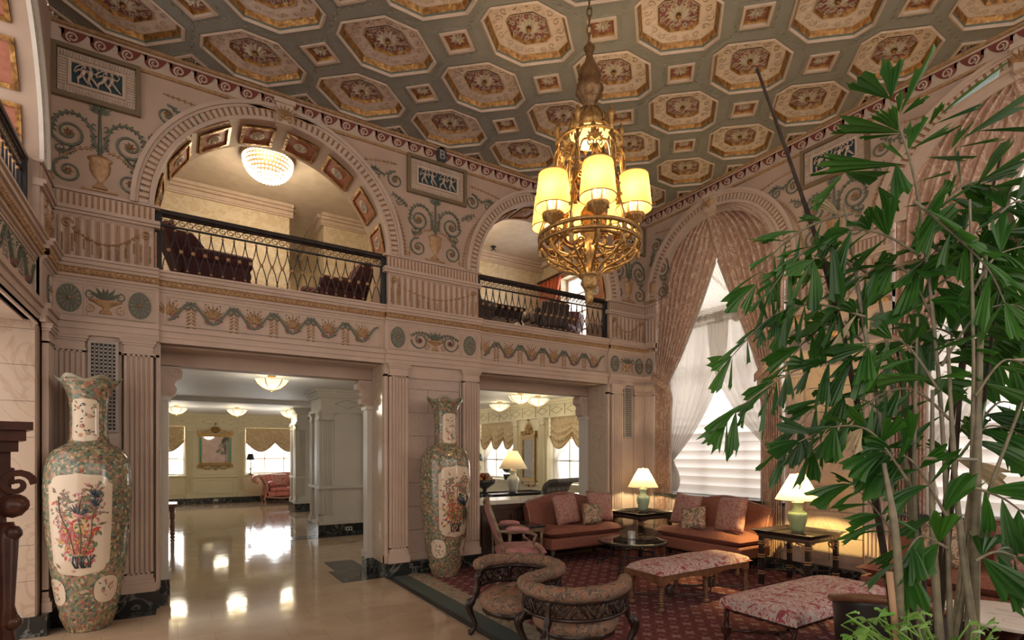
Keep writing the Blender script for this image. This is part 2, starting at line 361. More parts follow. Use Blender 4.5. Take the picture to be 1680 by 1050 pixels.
def o_rosette(mb, cx, cy, r, n=8, mi=0, mj=None, h=.03):
    for i in range(n): o_leaf(mb, cx, cy, 2*pi*i/n, r, r*2.2/n*1.5, mi, .002, h)
    mb.ball((cx, cy, h*.4), r*.22, 8, mi if mj is None else mj)
def o_shell(mb, cx, cy, r, ang=pi/2, mi=0, h=.03, n=9):
    """scallop: fan of ribs opening towards ang"""
    for i in range(n):
        a = ang+(i-(n-1)/2)*(pi*1.25/(n-1)); l = r*(.78+.22*cos((i-(n-1)/2)/(n-1)*pi))
        o_leaf(mb, cx-.25*r*cos(ang), cy-.25*r*sin(ang), a, l*1.2, r*.42, mi, .0, h)
    mb.ball((cx-.28*r*cos(ang), cy-.28*r*sin(ang), h*.5), r*.16, 6, mi)
def o_frame(mb, x0, x1, y0, y1, t, h=.02, mi=0, z=0):
    for a in ((x0, x1, y0, y0+t), (x0, x1, y1-t, y1), (x0, x0+t, y0+t, y1-t), (x1-t, x1, y0+t, y1-t)):
        mb.box(a[0], a[1], a[2], a[3], z, z+h, mi)
def o_urn(mb, cx, cy, h, mi=0, flat=.45):
    pr = [(.30, 0), (.30, .06), (.12, .14), (.10, .24), (.26, .34), (.40, .52), (.44, .70), (.40, .80), (.50, .86), (.50, .92), (.30, 1.0)]
    M0 = mb.M; mb.M = M0 @ Matrix.Translation((cx, cy, 0)) @ Matrix(((1, 0, 0, 0), (0, 0, 1, 0), (0, flat, 0, 0), (0, 0, 0, 1)))
    # local lathe axis z -> wall w ; lathe y -> out
    mb.lathe([(r*h*.62, z*h) for r, z in pr], (0, 0, 0), 14, mi, 1, 1); mb.M = M0
def o_vine(mb, pts, t, mi, leaf=0, lw=.02, ls=.05, z=.008):
    p = spl(pts, 6); mb.tube([(q[0], q[1], z) for q in p], t, 4, mi, sm=False)
    if leaf:
        for i in range(1, len(p)-1, leaf):
            d = p[i+1]-p[i-1]; a = atan2(d[1], d[0])
            o_leaf(mb, p[i][0], p[i][1], a+.8, ls, lw, mi, .004); o_leaf(mb, p[i][0], p[i][1], a-.8, ls, lw, mi, .004)
def o_roundel(mb, cx, cy, rx, ry, mg=0, mp=1, mc=2):
    n = 28; mb.prism([(cx+rx*cos(2*pi*i/n), cy+ry*sin(2*pi*i/n)) for i in range(n)], 0, .012, mg)
    for i in range(14):
        a = 2*pi*i/14; o_tip(mb, cx, cy, a, rx*.94, ry*.94, .16, mp)
    mb.ball((cx, cy, .018), rx*.2, 8, mc)
def o_tip(mb, cx, cy, a, rx, ry, wd, mi):
    ca, sa = cos(a), sin(a); p = [(cx+.2*rx*ca, cy+.2*ry*sa), (cx+.8*rx*cos(a+wd*.35), cy+.8*ry*sin(a+wd*.35)), (cx+rx*ca, cy+ry*sa), (cx+.8*rx*cos(a-wd*.35), cy+.8*ry*sin(a-wd*.35))]
    mb.add([(x, y, .014) for x, y in p]+[(cx+.7*rx*ca, cy+.7*ry*sa, .026)], [(0, 3, 4), (3, 2, 4), (2, 1, 4), (1, 0, 4)], mi)
def o_figure(mb, cx, cy, h, lean=0, mi=0, ph=0):
    """small dancing figure in low relief"""
    k = h; T = lambda x, y: (cx+x*k+lean*y*k, cy+y*k, .016)
    mb.tube([T(-.02, .42), T(.0, .55), T(.02, .68), T(.02, .78)], [.07*k, .10*k, .11*k, .06*k], 6, mi)
    mb.ball(T(.04, .9), .075*k, 8, mi)
    mb.tube([T(-.03, .45), T(-.16+ph, .26), T(-.10+ph*2, .0)], [.075*k, .06*k, .03*k], 5, mi)
    mb.tube([T(.02, .45), T(.16, .25), T(.30-ph, .06)], [.075*k, .06*k, .03*k], 5, mi)
    mb.tube([T(.02, .74), T(.22, .66), T(.36, .82+ph)], [.045*k, .04*k, .025*k], 5, mi)
    mb.tube([T(.0, .74), T(-.20, .70), T(-.30, .52-ph)], [.045*k, .04*k, .025*k], 5, mi)
    mb.tube(spl([T(.36, .82+ph), T(.18, 1.02), T(-.12, .98), T(-.30, .8), T(-.34, .55)], 4), [.03*k]*17, 4, mi)
def flute_profile(w, n, dep, flat=.3):
    pts = []; cw = w/n
    for i in range(n):
        x = -w/2+i*cw; f = cw*flat/2
        pts += [(x, 0), (x+f, 0)]+[(x+f+(cw-2*f)*k/4, -dep*sin(pi*k/4)) for k in (1, 2, 3)]+[(x+cw-f, 0)]
    pts.append((w/2, 0)); return pts
def o_pilaster(mb, cx, w, z0, z1, out=.05, n=5, mi=0):
    """fluted pilaster with base and capital, standing `out` proud of the plane"""
    mb.box(cx-w/2, cx+w/2, z0+.14, z0+.22, 0, out, mi); mb.box(cx-w/2, cx+w/2, z1-.19, z1, 0, out, mi)
    pf = flute_profile(w-.04, n, .022); a, b = z0+.2, z1-.17
    A = [(cx-w/2, a, 0), (cx-w/2, a, out)]+[(cx+x, a, out+y) for x, y in pf]+[(cx+w/2, a, out), (cx+w/2, a, 0)]
    mb.strip(A, [(p[0], b, p[2]) for p in A], mi)
    mb.box(cx-w/2-.012, cx+w/2+.012, z0+.10, z0+.14, 0, out+.012, mi); mb.box(cx-w/2-.025, cx+w/2+.025, z0, z0+.10, 0, out+.028, mi)
    for a, b, e in ((z1-.17, z1-.15, .012), (z1-.07, z1-.045, .015), (z1-.045, z1-.015, .03), (z1-.015, z1, .04)):
        mb.box(cx-w/2-e, cx+w/2+e, a, b, 0, out+e, mi)
def o_flutepanel(mb, x0, x1, z0, z1, n, mi=0, mg=1):
    w = (x1-x0)/n
    for i in range(n):
        c = x0+(i+.5)*w; q = w*.32
        mb.lathe([(q, z0), (q, z1-.03), (q*.7, z1-.012), (1e-5, z1)], (0, 0, 0), 6, mi, a0=0, a1=pi) if False else None
        vs = []
        for z in (z0, z1): vs.append([(c-q, z, 0), (c-q*.7, z, .018), (c, z, .026), (c+q*.7, z, .018), (c+q, z, 0)])
        mb.strip(vs[0], vs[1], mi)
        mb.add([(c-q, z1, 0), (c-q*.7, z1, .018), (c, z1, .026), (c+q*.7, z1, .018), (c+q, z1, 0), (c, z1+.03, 0)], [(0, 1, 5), (1, 2, 5), (2, 3, 5), (3, 4, 5)], mi)
        g = w*.5
        mb.add([(c+g-.008, z0, .003), (c+g+.008, z0, .003), (c+g+.008, z1, .003), (c+g-.008, z1, .003)], [(0, 1, 2, 3)], mg)
def o_swag(mb, x0, x1, z0, z1, mi=0, mg=1):
    """garland of husks hung between two rosettes, drops below"""
    zt = z1-.10
    for x in (x0+.11, x1-.11):
        o_spiral(mb, x, zt, .055, 0, 1.6, 1, .010, mi, .03); mb.ball((x, zt, .03), .018, 6, mi)
        for dx in (-.04, .045):
            for k in range(9): mb.ball((x+dx, zt-.12-k*.022, .026), .012, 5, mi)
    n = 16
    for i in range(n):
        t = (i+.5)/n; x = x0+.16+(x1-x0-.32)*t; z = zt-.16*(1-(2*t-1)**2)-.02
        s = -.16*-2*(2*t-1)*2/(x1-x0-.32)
        a = atan2(s, 1); o_leaf(mb, x-.03, z, a, .06, .022, mi, .026); mb.ball((x, z, .03), .011, 5, mi)
        if i % 2 == 0:
            zb = z-.05
            for k in range(5):
                if zb-k*.024 > z0+.02: mb.ball((x, zb-k*.024, .026), .011, 5, mi)
def o_dentils(mb, x0, x1, z0, z1, step=.052, mi=0, mg=1):
    n = max(1, int(round((x1-x0)/step))); s = (x1-x0)/n
    for i in range(n):
        c = x0+(i+.5)*s; mb.box(c-s*.28, c+s*.28, z0, z1, 0, .014, mi)
        mb.add([(c+s*.28, z0, .003), (c+s*.72, z0, .003), (c+s*.72, z1, .003), (c+s*.28, z1, .003)], [(0, 1, 2, 3)], mg) if i < n-1 else None
def o_torus_mould(mb, x0, x1, z, r, mi=0, st=.05):
    n = 8; mb.strip([(x0, z+r*cos(pi*i/n), r*sin(pi*i/n)) for i in range(n+1)][::-1], [(x1, z+r*cos(pi*i/n), r*sin(pi*i/n)) for i in range(n+1)][::-1], mi, True)
    k = int((x1-x0)/st)
    for i in range(k):
        x = x0+(i+.5)*(x1-x0)/k
        for a in (.25, .5, .75): mb.ball((x+(.0 if a == .5 else st*.4), z+r*cos(pi*a), r*sin(pi*a)), r*.36, 5, mi)
def o_wave(mb, x0, x1, z0, z1, st=.245, mi=0, d=1):
    """running-dog scroll band"""
    n = max(1, int(round((x1-x0)/st))); s = (x1-x0)/n; H = z1-z0
    for i in range(n):
        b = x0+i*s
        X = lambda t: b+(t if d > 0 else 1-t)*s
        top = z1-H*.12; P = [(0, .86), (.10, .62), (.22, .42), (.36, .26), (.52, .17), (.68, .16), (.82, .24), (.90, .38), (.88, .52), (.80, .58), (.84, .66), (.94, .76), (1, .86)]
        pl = [(X(0), top)]+[(X(t), z0+H*q) for t, q in P[1:-1]]+[(X(1), top)]
        pl = pl if d < 0 else pl[::-1]
        # triangulated as fan strips down from the top line to stay clean
        lo = [(X(t), z0+H*q, .006) for t, q in P]; hi = [(X(t), top, .006) for t, q in P]
        mb.strip(lo if d > 0 else lo[::-1], hi if d > 0 else hi[::-1], mi)
        pts = []
        for k in range(17):
            a = -1.2+k/16*2*pi*1.45; q = H*.30*(1-.75*k/16); pts.append((X(.52)+q*cos(a)*d, z0+H*.47+q*sin(a), .010))
        mb.tube(pts, [.013-.005*k/16 for k in range(17)], 4, 2, sm=False)
def o_spandrel(mb, cx, zb, hw=.44, gold_=0, grn=1, ch=2, fld=3, half=None):
    """urn, acanthus scrolls and candelabrum under a relief plaque. centre cx, base zb"""
    o_urn(mb, cx, zb+.04, .36, gold_)
    mb.tube([(cx-.16, zb+.02, .01), (cx+.16, zb+.02, .01)], .014, 4, gold_, sm=False)
    mb.tube([(cx, zb+.4, .012), (cx, zb+.9, .012)], [.02, .012], 5, grn)
    for s in (-1, 1):
        if half and s != half and hw < .3: continue
        a0 = pi if s > 0 else 0
        o_spiral(mb, cx+s*.27, zb+.17, .14, pi/2, 1.7, -s, .016, grn); o_rosette(mb, cx+s*.27, zb+.17, .05, 6, gold_)
        o_vine(mb, [(cx+s*.02, zb+.45), (cx+s*.10, zb+.72), (cx+s*.24, zb+.80), (cx+s*.37, zb+.72), (cx+s*.40, zb+.58)], .013, grn, 2)
        o_spiral(mb, cx+s*.265, zb+.58, .155, 0 if s > 0 else pi, 1.7, -s, .019, grn); o_rosette(mb, cx+s*.265, zb+.58, .06, 7, gold_)
        o_vine(mb, [(cx+s*.22, zb+.44), (cx+s*.26, zb+.38), (cx+s*.33, zb+.36)], .009, grn, 2); o_spiral(mb, cx+s*.33, zb+.40, .05, -pi/2, 1.3, s, .009, grn)
        o_vine(mb, [(cx+s*.41, zb+.02), (cx+s*.36, zb+.26), (cx+s*.2, zb+.42), (cx+s*.08, zb+.46)], .008, gold_, 2, .014, .035)
        for k in range(5):
            o_spiral(mb, cx+s*.05, zb+.5+k*.055, .03, -pi/2, .8, s, .008, grn, r1=.3)
        for k, a in enumerate((.25, .6, .95, 1.25)): o_leaf(mb, cx, zb+.86, pi/2-s*a, .17-.02*k, .035, grn, .006)
def o_tri(mb, pts, mi=0):
    for i in range(3):
        a, b = pts[i], pts[(i+1) % 3]; o_vine(mb, [a, ((a[0]+b[0])/2, (a[1]+b[1])/2), b], .007, mi, 1, .014, .036)
def o_archscroll(mb, cx, s, zb, grn=1, gold_=0, k=1.0):
    """scrolls that fill the corner between plaque and arch, s = side"""
    u = lambda x: cx+s*x
    o_spiral(mb, u(.62*k), zb+1.06, .125, pi/2, 1.7, -s, .015, grn); o_rosette(mb, u(.62*k), zb+1.08, .045, 6, gold_)
    o_vine(mb, [(u(.66*k), zb+1.18), (u(.80*k), zb+1.10), (u(.92*k), zb+1.16), (u(1.02*k), zb+1.12)], .010, grn, 2)
    o_spiral(mb, u(.90*k), zb+1.06, .075, pi/2, 1.5, -s, .012, grn)
    o_vine(mb, [(u(.44*k), zb+.72), (u(.52*k), zb+.80), (u(.66*k), zb+.86)], .009, grn, 2); o_spiral(mb, u(.56*k), zb+.78, .06, 0, 1.5, s, .009, grn)
    o_vine(mb, [(u(.58*k), zb+1.30), (u(.9*k), zb+1.27), (u(1.26*k), zb+1.20)], .007, gold_, 1, .014, .036)
    o_vine(mb, [(u(1.26*k), zb+1.20), (u(.86*k), zb+.92), (u(.62*k), zb+.62), (u(.50*k), zb+.3), (u(.46*k), zb+.02)], .008, gold_, 1, .016, .04)
def o_frieze(mb, x0, x1, z0, z1, grn=0, gd=1, rs=2, n=None):
    o_frame(mb, x0, x1, z0, z1, .018, .012, 3)
    n = n or 5; L = (x1-x0-.08)/(n+.5); H = z1-z0; zm = (z0+z1)/2
    pts = [(x0+.04+L*i/10*(1), zm+H*.33*sin(2*pi*i/10-pi/2), .01) for i in range(int(10*(n+.5))+1)]
    mb.tube(pts, .017, 4, grn, sm=False)
    for i in range(n+1):
        xt = x0+.04+L*i; xp = xt+L/2
        if xt < x1-.06:
            for k in range(-4, 5): o_leaf(mb, max(xt, x0+.05), zm-H*.16, pi/2+k*.27, H*.60*(1-.07*abs(k)), .034, gd, .004) if x0+.03 < xt+.02 else None
            for s in (-1, 1):
                if x0+.03 < xt+s*.05 < x1-.03: o_spiral(mb, xt+s*.055, zm-H*.22, .042, 0, 1.3, s, .014, rs)
        if xp < x1-.04:
            for s in (-1, 1): o_spiral(mb, xp+s*.05, zm+H*.20, .05, pi/2, 1.3, s, .013, grn)
            for k in range(6):
                for s in (-1, 1): o_leaf(mb, xp, zm+H*.14-k*.04, -pi/2+s*(.9), .075, .028, gd, .004)
            for s in (-1, 1):
                for k in range(7): mb.ball((xp+s*(.15+.03*(k%3)), zm+H*(.34-.09*k), .008), .010, 5, grn)
def o_plantvase(mb, cx, z0, z1, gd=0, grn=1):
    H = z1-z0; M0 = mb.M
    mb.M = M0 @ Matrix.Translation((cx, z0+H*.06, 0)) @ Matrix(((1, 0, 0, 0), (0, 0, 1, 0), (0, .35, 0, 0), (0, 0, 0, 1)))
    mb.lathe([(.06, 0), (.05, .03), (.025, .05), (.03, H*.22), (.10, H*.36), (.15, H*.44), (.15, H*.47), (.02, H*.48)], (0, 0, 0), 14, gd); mb.M = M0
    for s in (-1, 1):
        for a, l in ((.15, .17), (.55, .2), (.95, .22)): o_leaf(mb, cx, z0+H*.52, pi/2-s*a, l*H/.36, .045, grn, .004)
        o_spiral(mb, cx+s*.13, z0+H*.68, .05, pi/2, 1.1, -s, .009, grn); o_spiral(mb, cx+s*.14, z0+H*.2, .05, pi/2, 1.3, s, .008, gd)
def o_twinscroll(mb, cx, z0, z1, gd=0, grn=1, rs=2):
    o_plantvase(mb, cx, z0, z1, gd, grn); H = z1-z0
    for s in (-1, 1):
        o_vine(mb, [(cx+s*.02, z0+H*.55), (cx+s*.12, z0+H*.80), (cx+s*.26, z0+H*.84), (cx+s*.38, z0+H*.66)], .012, grn, 2, .018, .04)
        o_spiral(mb, cx+s*.245, z0+H*.48, .135, 0 if s > 0 else pi, 1.6, -s, .013, grn); o_rosette(mb, cx+s*.245, z0+H*.47, .05, 8, rs)

# ================================================================ SETTING
BW = 7.355; BACKT = 8.03; XL = -1.13; XR = 7.667; Z0 = 6.37
SPR = 4.60
def arch_pts(c, r, zc, n=40, a0=0, a1=pi): return [(c+r*cos(a0+(a1-a0)*i/n), zc+r*sin(a0+(a1-a0)*i/n)) for i in range(n+1)]
def spandrel(mb, x0, x1, c, r, zc, zt, d=0, mi=0):
    """wall face above an arch between x0 and x1 (local u,w), plus flat bits at either side"""
    P = arch_pts(c, r, zc)[::-1]
    P = [(x0, zc)]+[p for p in P]+[(x1, zc)]
    mb.strip([(x, z, d) for x, z in P], [(x, zt, d) for x, z in P], mi)
def soffit(mb, c, r, zc, d0, d1, mi=0):
    P = arch_pts(c, r, zc); mb.strip([(x, z, d0) for x, z in P], [(x, z, d1) for x, z in P], mi, True)
def archivolt(mb, c, r, zc, mi=0, mg=1, n=66):
    """moulded ring with fluted band: r .. r+.235"""
    def ring(r0, r1, h0, h1, m):
        A = arch_pts(c, r0, zc, 56); B = arch_pts(c, r1, zc, 56)
        mb.strip([(x, z, h1) for x, z in B], [(x, z, h1) for x, z in A], m); mb.strip([(x, z, h0) for x, z in B], [(x, z, h1) for x, z in B], m)
        mb.strip([(x, z, h1) for x, z in A], [(x, z, h0) for x, z in A], m)
    ring(r, r+.045, 0, .035, mi); ring(r+.045, r+.145, 0, .008, mg); ring(r+.145, r+.175, 0, .03, mi); ring(r+.175, r+.22, 0, .055, mi)
    for i in range(n):
        a = pi*(i+.5)/n; w = .5*pi*r/n*.62; ca, sa = cos(a), sin(a); vs = []
        for h in (0, .028):
            for q, t in ((r+.05, -w), (r+.05, w), (r+.14, w*1.07), (r+.14, -w*1.07)): vs.append((c+q*ca-t*sa, zc+q*sa+t*ca, h))
        mb.add(vs, [(4, 5, 6, 7), (0, 1, 5, 4), (1, 2, 6, 5), (2, 3, 7, 6), (3, 0, 4, 7)], mi)
def soffit_coffer(mb, c, r, zc, a, d0, d1, half, fr=1, gr=2, sh=3):
    """sunk red panel with gilt frame and shell on an arch soffit at angle a (local depth runs d0..d1 behind the plane)"""
    M0 = mb.M
    # local frame: x along tangent, y along depth, z towards centre
    ca, sa = cos(a), sin(a)
    F = Matrix(((sa, 0, -ca, c+(r-.004)*ca), (-ca, 0, -sa, zc+(r-.004)*sa), (0, 1, 0, (d0+d1)/2), (0, 0, 0, 1)))
    mb.M = M0 @ F; hd = abs(d1-d0)/2
    mb.box(-half, half, -hd, hd, -.02, .012, gr); o_frame(mb, -half, half, -hd, hd, .04, .03, fr, 0)
    k = 18; mb.prism([(half*.42*cos(2*pi*i/k), hd*.42*sin(2*pi*i/k)) for i in range(k)], .012, .02, sh)
    o_shell(mb, 0, 0, min(half, hd)*.5, 0, sh, .045, 7); mb.M = M0
def entablature(nm, F, segs, par, wave=None):
    """mouldings of one wall. segs = list of (u0,u1,kind) kind 'pier'/'bay'"""
    mb = MB(); mb.M = F
    for u0, u1, k in segs:
        o = 0 if k == 'pier' else -.045
        for z0, z1, d in ((3.05, 3.11, .045), (3.11, 3.18, .06), (3.18, 3.235, .085), (3.635, 3.665, .03), (3.665, 3.70, .055), (3.765, 3.80, .075), (3.80, 3.845, .10), (3.845, 3.87, .12)):
            mb.box(u0, u1, z0, z1, -.1, d+o, 0)
        mb.box(u0, u1, 3.235, 3.635, -.1, .02+o, 0)
    mb.obj('entablature', [plaster2], par)
    mb = MB(); mb.M = F
    for u0, u1, k in segs:
        M0 = mb.M; mb.M = M0 @ Matrix.Translation((0, 0, (0 if k == 'pier' else -.045)+.045)); o_torus_mould(mb, u0, u1, 3.732, .038, 0); mb.M = M0
    mb.obj('gilt_moulding', [goldp], par)
    mb = MB(); mb.M = F
    for u0, u1, k in segs:
        if k == 'pier':
            for z0, z1, d in ((4.355, 4.385, .03), (4.385, 4.425, .055), (4.585, 4.61, .03)): mb.box(u0-.012, u1+.012, z0, z1, -.05, d, 0)
            o_dentils(mb, u0+.03, u1-.03, 4.44, 4.575, .052, 0, 1)
            n = max(3, int((u1-u0)/.095)); o_flutepanel(mb, u0+.03, u1-.03, 3.89, 4.31, n, 0, 1)
    mb.obj('fluted_dado', [plaster2, ochre], par)
    mb = MB(); mb.M = F
    for u0, u1, k in segs:
        if k == 'pier' and u1-u0 > .5: o_swag(mb, u0+.02, u1-.02, 3.89, 4.34, 0)
    mb.obj('garland', [goldp], par)

# ---- ground floor
mb = MB(); mb.box(-3.2, 10.5, -4.5, 23, -.12, 0); fl = struct(mb.obj('floor', floorm))
mb = MB(); mb.box(1.9, 2.5, 7.36, 8.16, .0005, .003); mb.box(2.0, 2.45, 8.16, 8.9, .0005, .003); mb.box(1.95, 3.9, 11.5, 11.95, .0005, .003); mb.box(2.4, 4.3, 16.9, 17.4, .0005, .003)
mb.box(-.9, -.1, 7.36, 8.16, .0005, .003); mb.box(-1.13, -.2, 7.0, 7.36, .0005, .003)
mb.obj('dark_marble_inlay', dmarble, fl)

# ---- back wall
B = face_back(BW); wb = sroot('wall_back')
PIERS = [(-1.13, -.18), (2.49, 4.03), (6.72, 7.667)]; BAYS = [(-.18, 2.49), (4.03, 6.72)]; AC = [1.155, 5.385]; AR = 1.385
mb = MB()
for a, b in PIERS: mb.box(a, b, BW+.10, BACKT, 0, 3.9)
for a, b in ((-1.13, -.23), (2.54, 4.0), (6.77, 7.667)): mb.box(a, b, BW, BACKT, 3.86, SPR)
for a, b in BAYS: mb.box(a, b, BW+.06, BACKT-.02, 3.05, 3.86)
for a, b in BAYS: mb.box(a, b, BACKT-.12, BACKT+.1, 2.87, 3.06)
mb.M = B
spandrel(mb, -1.13, 3.27, AC[0], AR, SPR, Z0); spandrel(mb, 3.27, 7.667, AC[1], AR, SPR, Z0)
for c in AC: soffit(mb, c, AR, SPR, 0, -.68)
for x0, x1, c in ((-1.13, 3.27, AC[0]), (3.27, 7.667, AC[1])): spandrel(mb, x0, x1, c, AR, SPR, Z0+.5, -.68)
mb.obj('masonry', plaster, wb)
mb = MB(); mb.M = B
for a, b in PIERS: mb.box(a, b, 2.87, 3.06, -.1, .0); mb.box(a, b, .2, .3, -.1, -.02)
for a, b in ((-1.13, -1.11), (-.85, -.53), (-.21, -.18), (2.49, 2.54), (2.83, 2.85), (3.69, 3.71), (4.0, 4.03), (6.72, 6.78), (7.07, 7.36), (7.63, 7.667)): mb.box(a, b, .2, 2.9, -.1, .0)
mb.obj('pier_facing', plaster2, wb)
mb = MB(); mb.M = B
for r in range(8):                                             # coursed stone between the pilasters
    z = .30+r*.345; z1 = min(z+.34, 2.99)
    cut = [2.85, 3.69] if r % 2 else [2.85, 3.17, 3.69]
    for a, b in zip(cut, cut[1:]): mb.box(a, b-.006, z, z1, -.1, -.03)
mb.obj('stone_coursing', blockm, wb)
for c in (-.98, -.37, 2.685, 3.855, 6.925, 7.495):
    mb = MB(); mb.M = B; o_pilaster(mb, c, .27, .2, 3.05, .05); mb.obj('pilaster', plaster2, wb)
mb = MB(); mb.M = B
for a, b in PIERS: mb.box(a-.004, b+.004, 0, .2, -.5, .075)
mb.obj('plinth', dmarble, wb)
entablature('e', B, [(PIERS[0][0], PIERS[0][1], 'pier'), (BAYS[0][0], BAYS[0][1], 'bay'), (PIERS[1][0], PIERS[1][1], 'pier'), (BAYS[1][0], BAYS[1][1], 'bay'), (PIERS[2][0], PIERS[2][1], 'pier')], wb)
FB = B @ Matrix.Translation((0, 0, .021)); FBB = B @ Matrix.Translation((0, 0, -.024))
for a, b in BAYS:
    mb = MB(); mb.M = FBB; o_frieze(mb, a+.05, b-.05, 3.265, 3.61, 0, 1, 2); mb.obj('scroll_frieze', [green, goldp, rosep, cream], wb)
for c in (-.98, -.36, 2.68, 3.84, 6.88, 7.50):
    mb = MB(); mb.M = FB; o_roundel(mb, c, 3.435, .105, .15); o_frame(mb, c-.135, c+.135, 3.26, 3.61, .012, .008, 3); mb.obj('roundel', [green, plaster2, goldp, cream], wb)
for c, f in ((-.67, o_plantvase), (3.26, o_twinscroll), (7.19, o_plantvase)):
    mb = MB(); mb.M = FB; f(mb, c, 3.28, 3.59); d = .42 if f is o_twinscroll else .16; o_frame(mb, c-d, c+d, 3.26, 3.61, .01, .008, 3); mb.obj('urn_relief', [goldp, green, rosep, cream], wb)
for c in AC:
    mb = MB(); mb.M = B; archivolt(mb, c, AR, SPR); mb.obj('archivolt', [plaster2, ochre], wb)
    for k in range(8):
        a = pi*(k+.5)/8
        mb = MB(); mb.M = B; soffit_coffer(mb, c, AR, SPR, a, -.11, -.57, .205, 1, 0, 2); mb.obj('soffit_coffer', [redp, goldleaf, shellm], wb)
    mb = MB(); mb.M = B; z = SPR+AR
    mb.frus(c, z+.12, -.02, .12, .085, .15, .10, .15, 0) if False else None
    mb.box(c-.10, c+.10, z-.03, z+.27, 0, .10); mb.box(c-.125, c+.125, z+.22, z+.28, 0, .13); o_spiral(mb, c-.05, z+.02, .05, 0, 1.2, 1, .014, 1, .11); o_spiral(mb, c+.05, z+.02, .05, pi, 1.2, -1, .014, 1, .11)
    for k in range(-3, 4): o_leaf(mb, c, z+.02, pi/2+k*.28, .2, .045, 1, .10, .03)
    mb.obj('keystone', [cream, goldp], wb)
for i, c in enumerate((-.72, 3.27, 7.25)):
    mb = MB(); mb.M = B; o_spandrel(mb, c, 4.63, .44); mb.obj('scrollwork', [goldp, green, plaster2], wb)
    for s in (-1, 1):
        if (i == 0 and s < 0) or (i == 2 and s > 0): continue
        mb = MB(); mb.M = B; o_archscroll(mb, c, s, 4.63); mb.obj('corner_scrollwork', [goldp, green], wb)
def plaque(name, F, c, label, hw=.42, z0=5.62, z1=6.08, flip=1):
    t = thing(name, label, 'plaque', (0, 0, 0), 0, 'relief plaques of dancers')
    mb = MB(); mb.M = F; o_frame(mb, c-hw-.05, c+hw+.05, z0-.05, z1+.05, .045, .055, 1); mb.box(c-hw, c+hw, z0, z1, 0, .02, 0)
    n = 26; s = 2*hw/n
    for i in range(n):
        for zz in (z0+.012, z1-.072): mb.box(c-hw+i*s+s*.25, c-hw+(i+1)*s-s*.25, zz, zz+.06, .02, .034, 0)
    m = 10; s = (z1-z0-.16)/m
    for i in range(m):
        for x in (c-hw+.012, c+hw-.072): mb.box(x, x+.06, z0+.08+i*s+s*.25, z0+.08+(i+1)*s-s*.25, .02, .034, 0)
    o_frame(mb, c-hw+.09, c+hw-.09, z0+.09, z1-.09, .03, .032, 0, .01)
    mb.obj('frame', [cream, mat('bronze_paint', (.20, .145, .085), .5)], t)
    mb = MB(); mb.M = F; mb.box(c-hw+.12, c+hw-.12, z0+.12, z1-.12, .0, .024); mb.obj('ground', teal, t)
    mb = MB(); mb.M = F @ Matrix.Translation((0, 0, .022))
    for k in range(4): o_figure(mb, c-hw+.20+k*(2*hw-.40)/3, z0+.125, .21+.01*(k % 2), .12*(-1)**k, 0, .05*((k+flip) % 3-1))
    mb.obj('dancers', cream, t); return t
plaque('relief_plaque', B, -.74, 'dark relief plaque of dancers in the upper left corner of the far wall', .34)
plaque('relief_plaque', B, 3.30, 'relief plaque of dancers between the two balcony arches', .43)
plaque('relief_plaque', B, 7.27, 'relief plaque of dancers on the far wall behind the chandelier', .34)
tb = struct(sroot('trim_1'))
mb = MB(); mb.M = B; mb.box(XL, XR, 6.10, 6.135, -.05, .03, 1); mb.box(XL, XR, 6.335, 6.37, -.05, .05, 1); mb.box(XL, XR, 6.135, 6.335, -.05, .012, 2)
mb.M = B @ Matrix.Translation((0, 0, .012)); o_wave(mb, XL+.06, XR, 6.14, 6.33, .245, 0, -1); mb.obj('wave_scroll_band', [oxred, goldp, cream], tb)
t = thing('shield_badge', 'small dark oval badge with a letter on the red wave band', 'badge')
mb = MB(); mb.M = B; n = 20; mb.prism([(3.36+.085*cos(2*pi*i/n), 6.24+.125*sin(2*pi*i/n)) for i in range(n)], .01, .05, 0); mb.obj('plate', mat('badge_dark', (.05, .055, .06), .4), t)
cu = bpy.data.curves.new('letter', 'FONT'); cu.body = 'B'; cu.size = .19; cu.extrude = .006; cu.align_x = 'CENTER'; cu.align_y = 'CENTER'
to = bpy.data.objects.new('letter', cu); COL.objects.link(to); dg = bpy.context.evaluated_depsgraph_get(); me = bpy.data.meshes.new_from_object(to.evaluated_get(dg)); bpy.data.objects.remove(to)
lo = bpy.data.objects.new('letter', me); COL.objects.link(lo); me.materials.clear(); me.materials.append(metalgrey); lo.matrix_world = B @ Matrix.Translation((3.36, 6.24, .058)); lo.parent = t
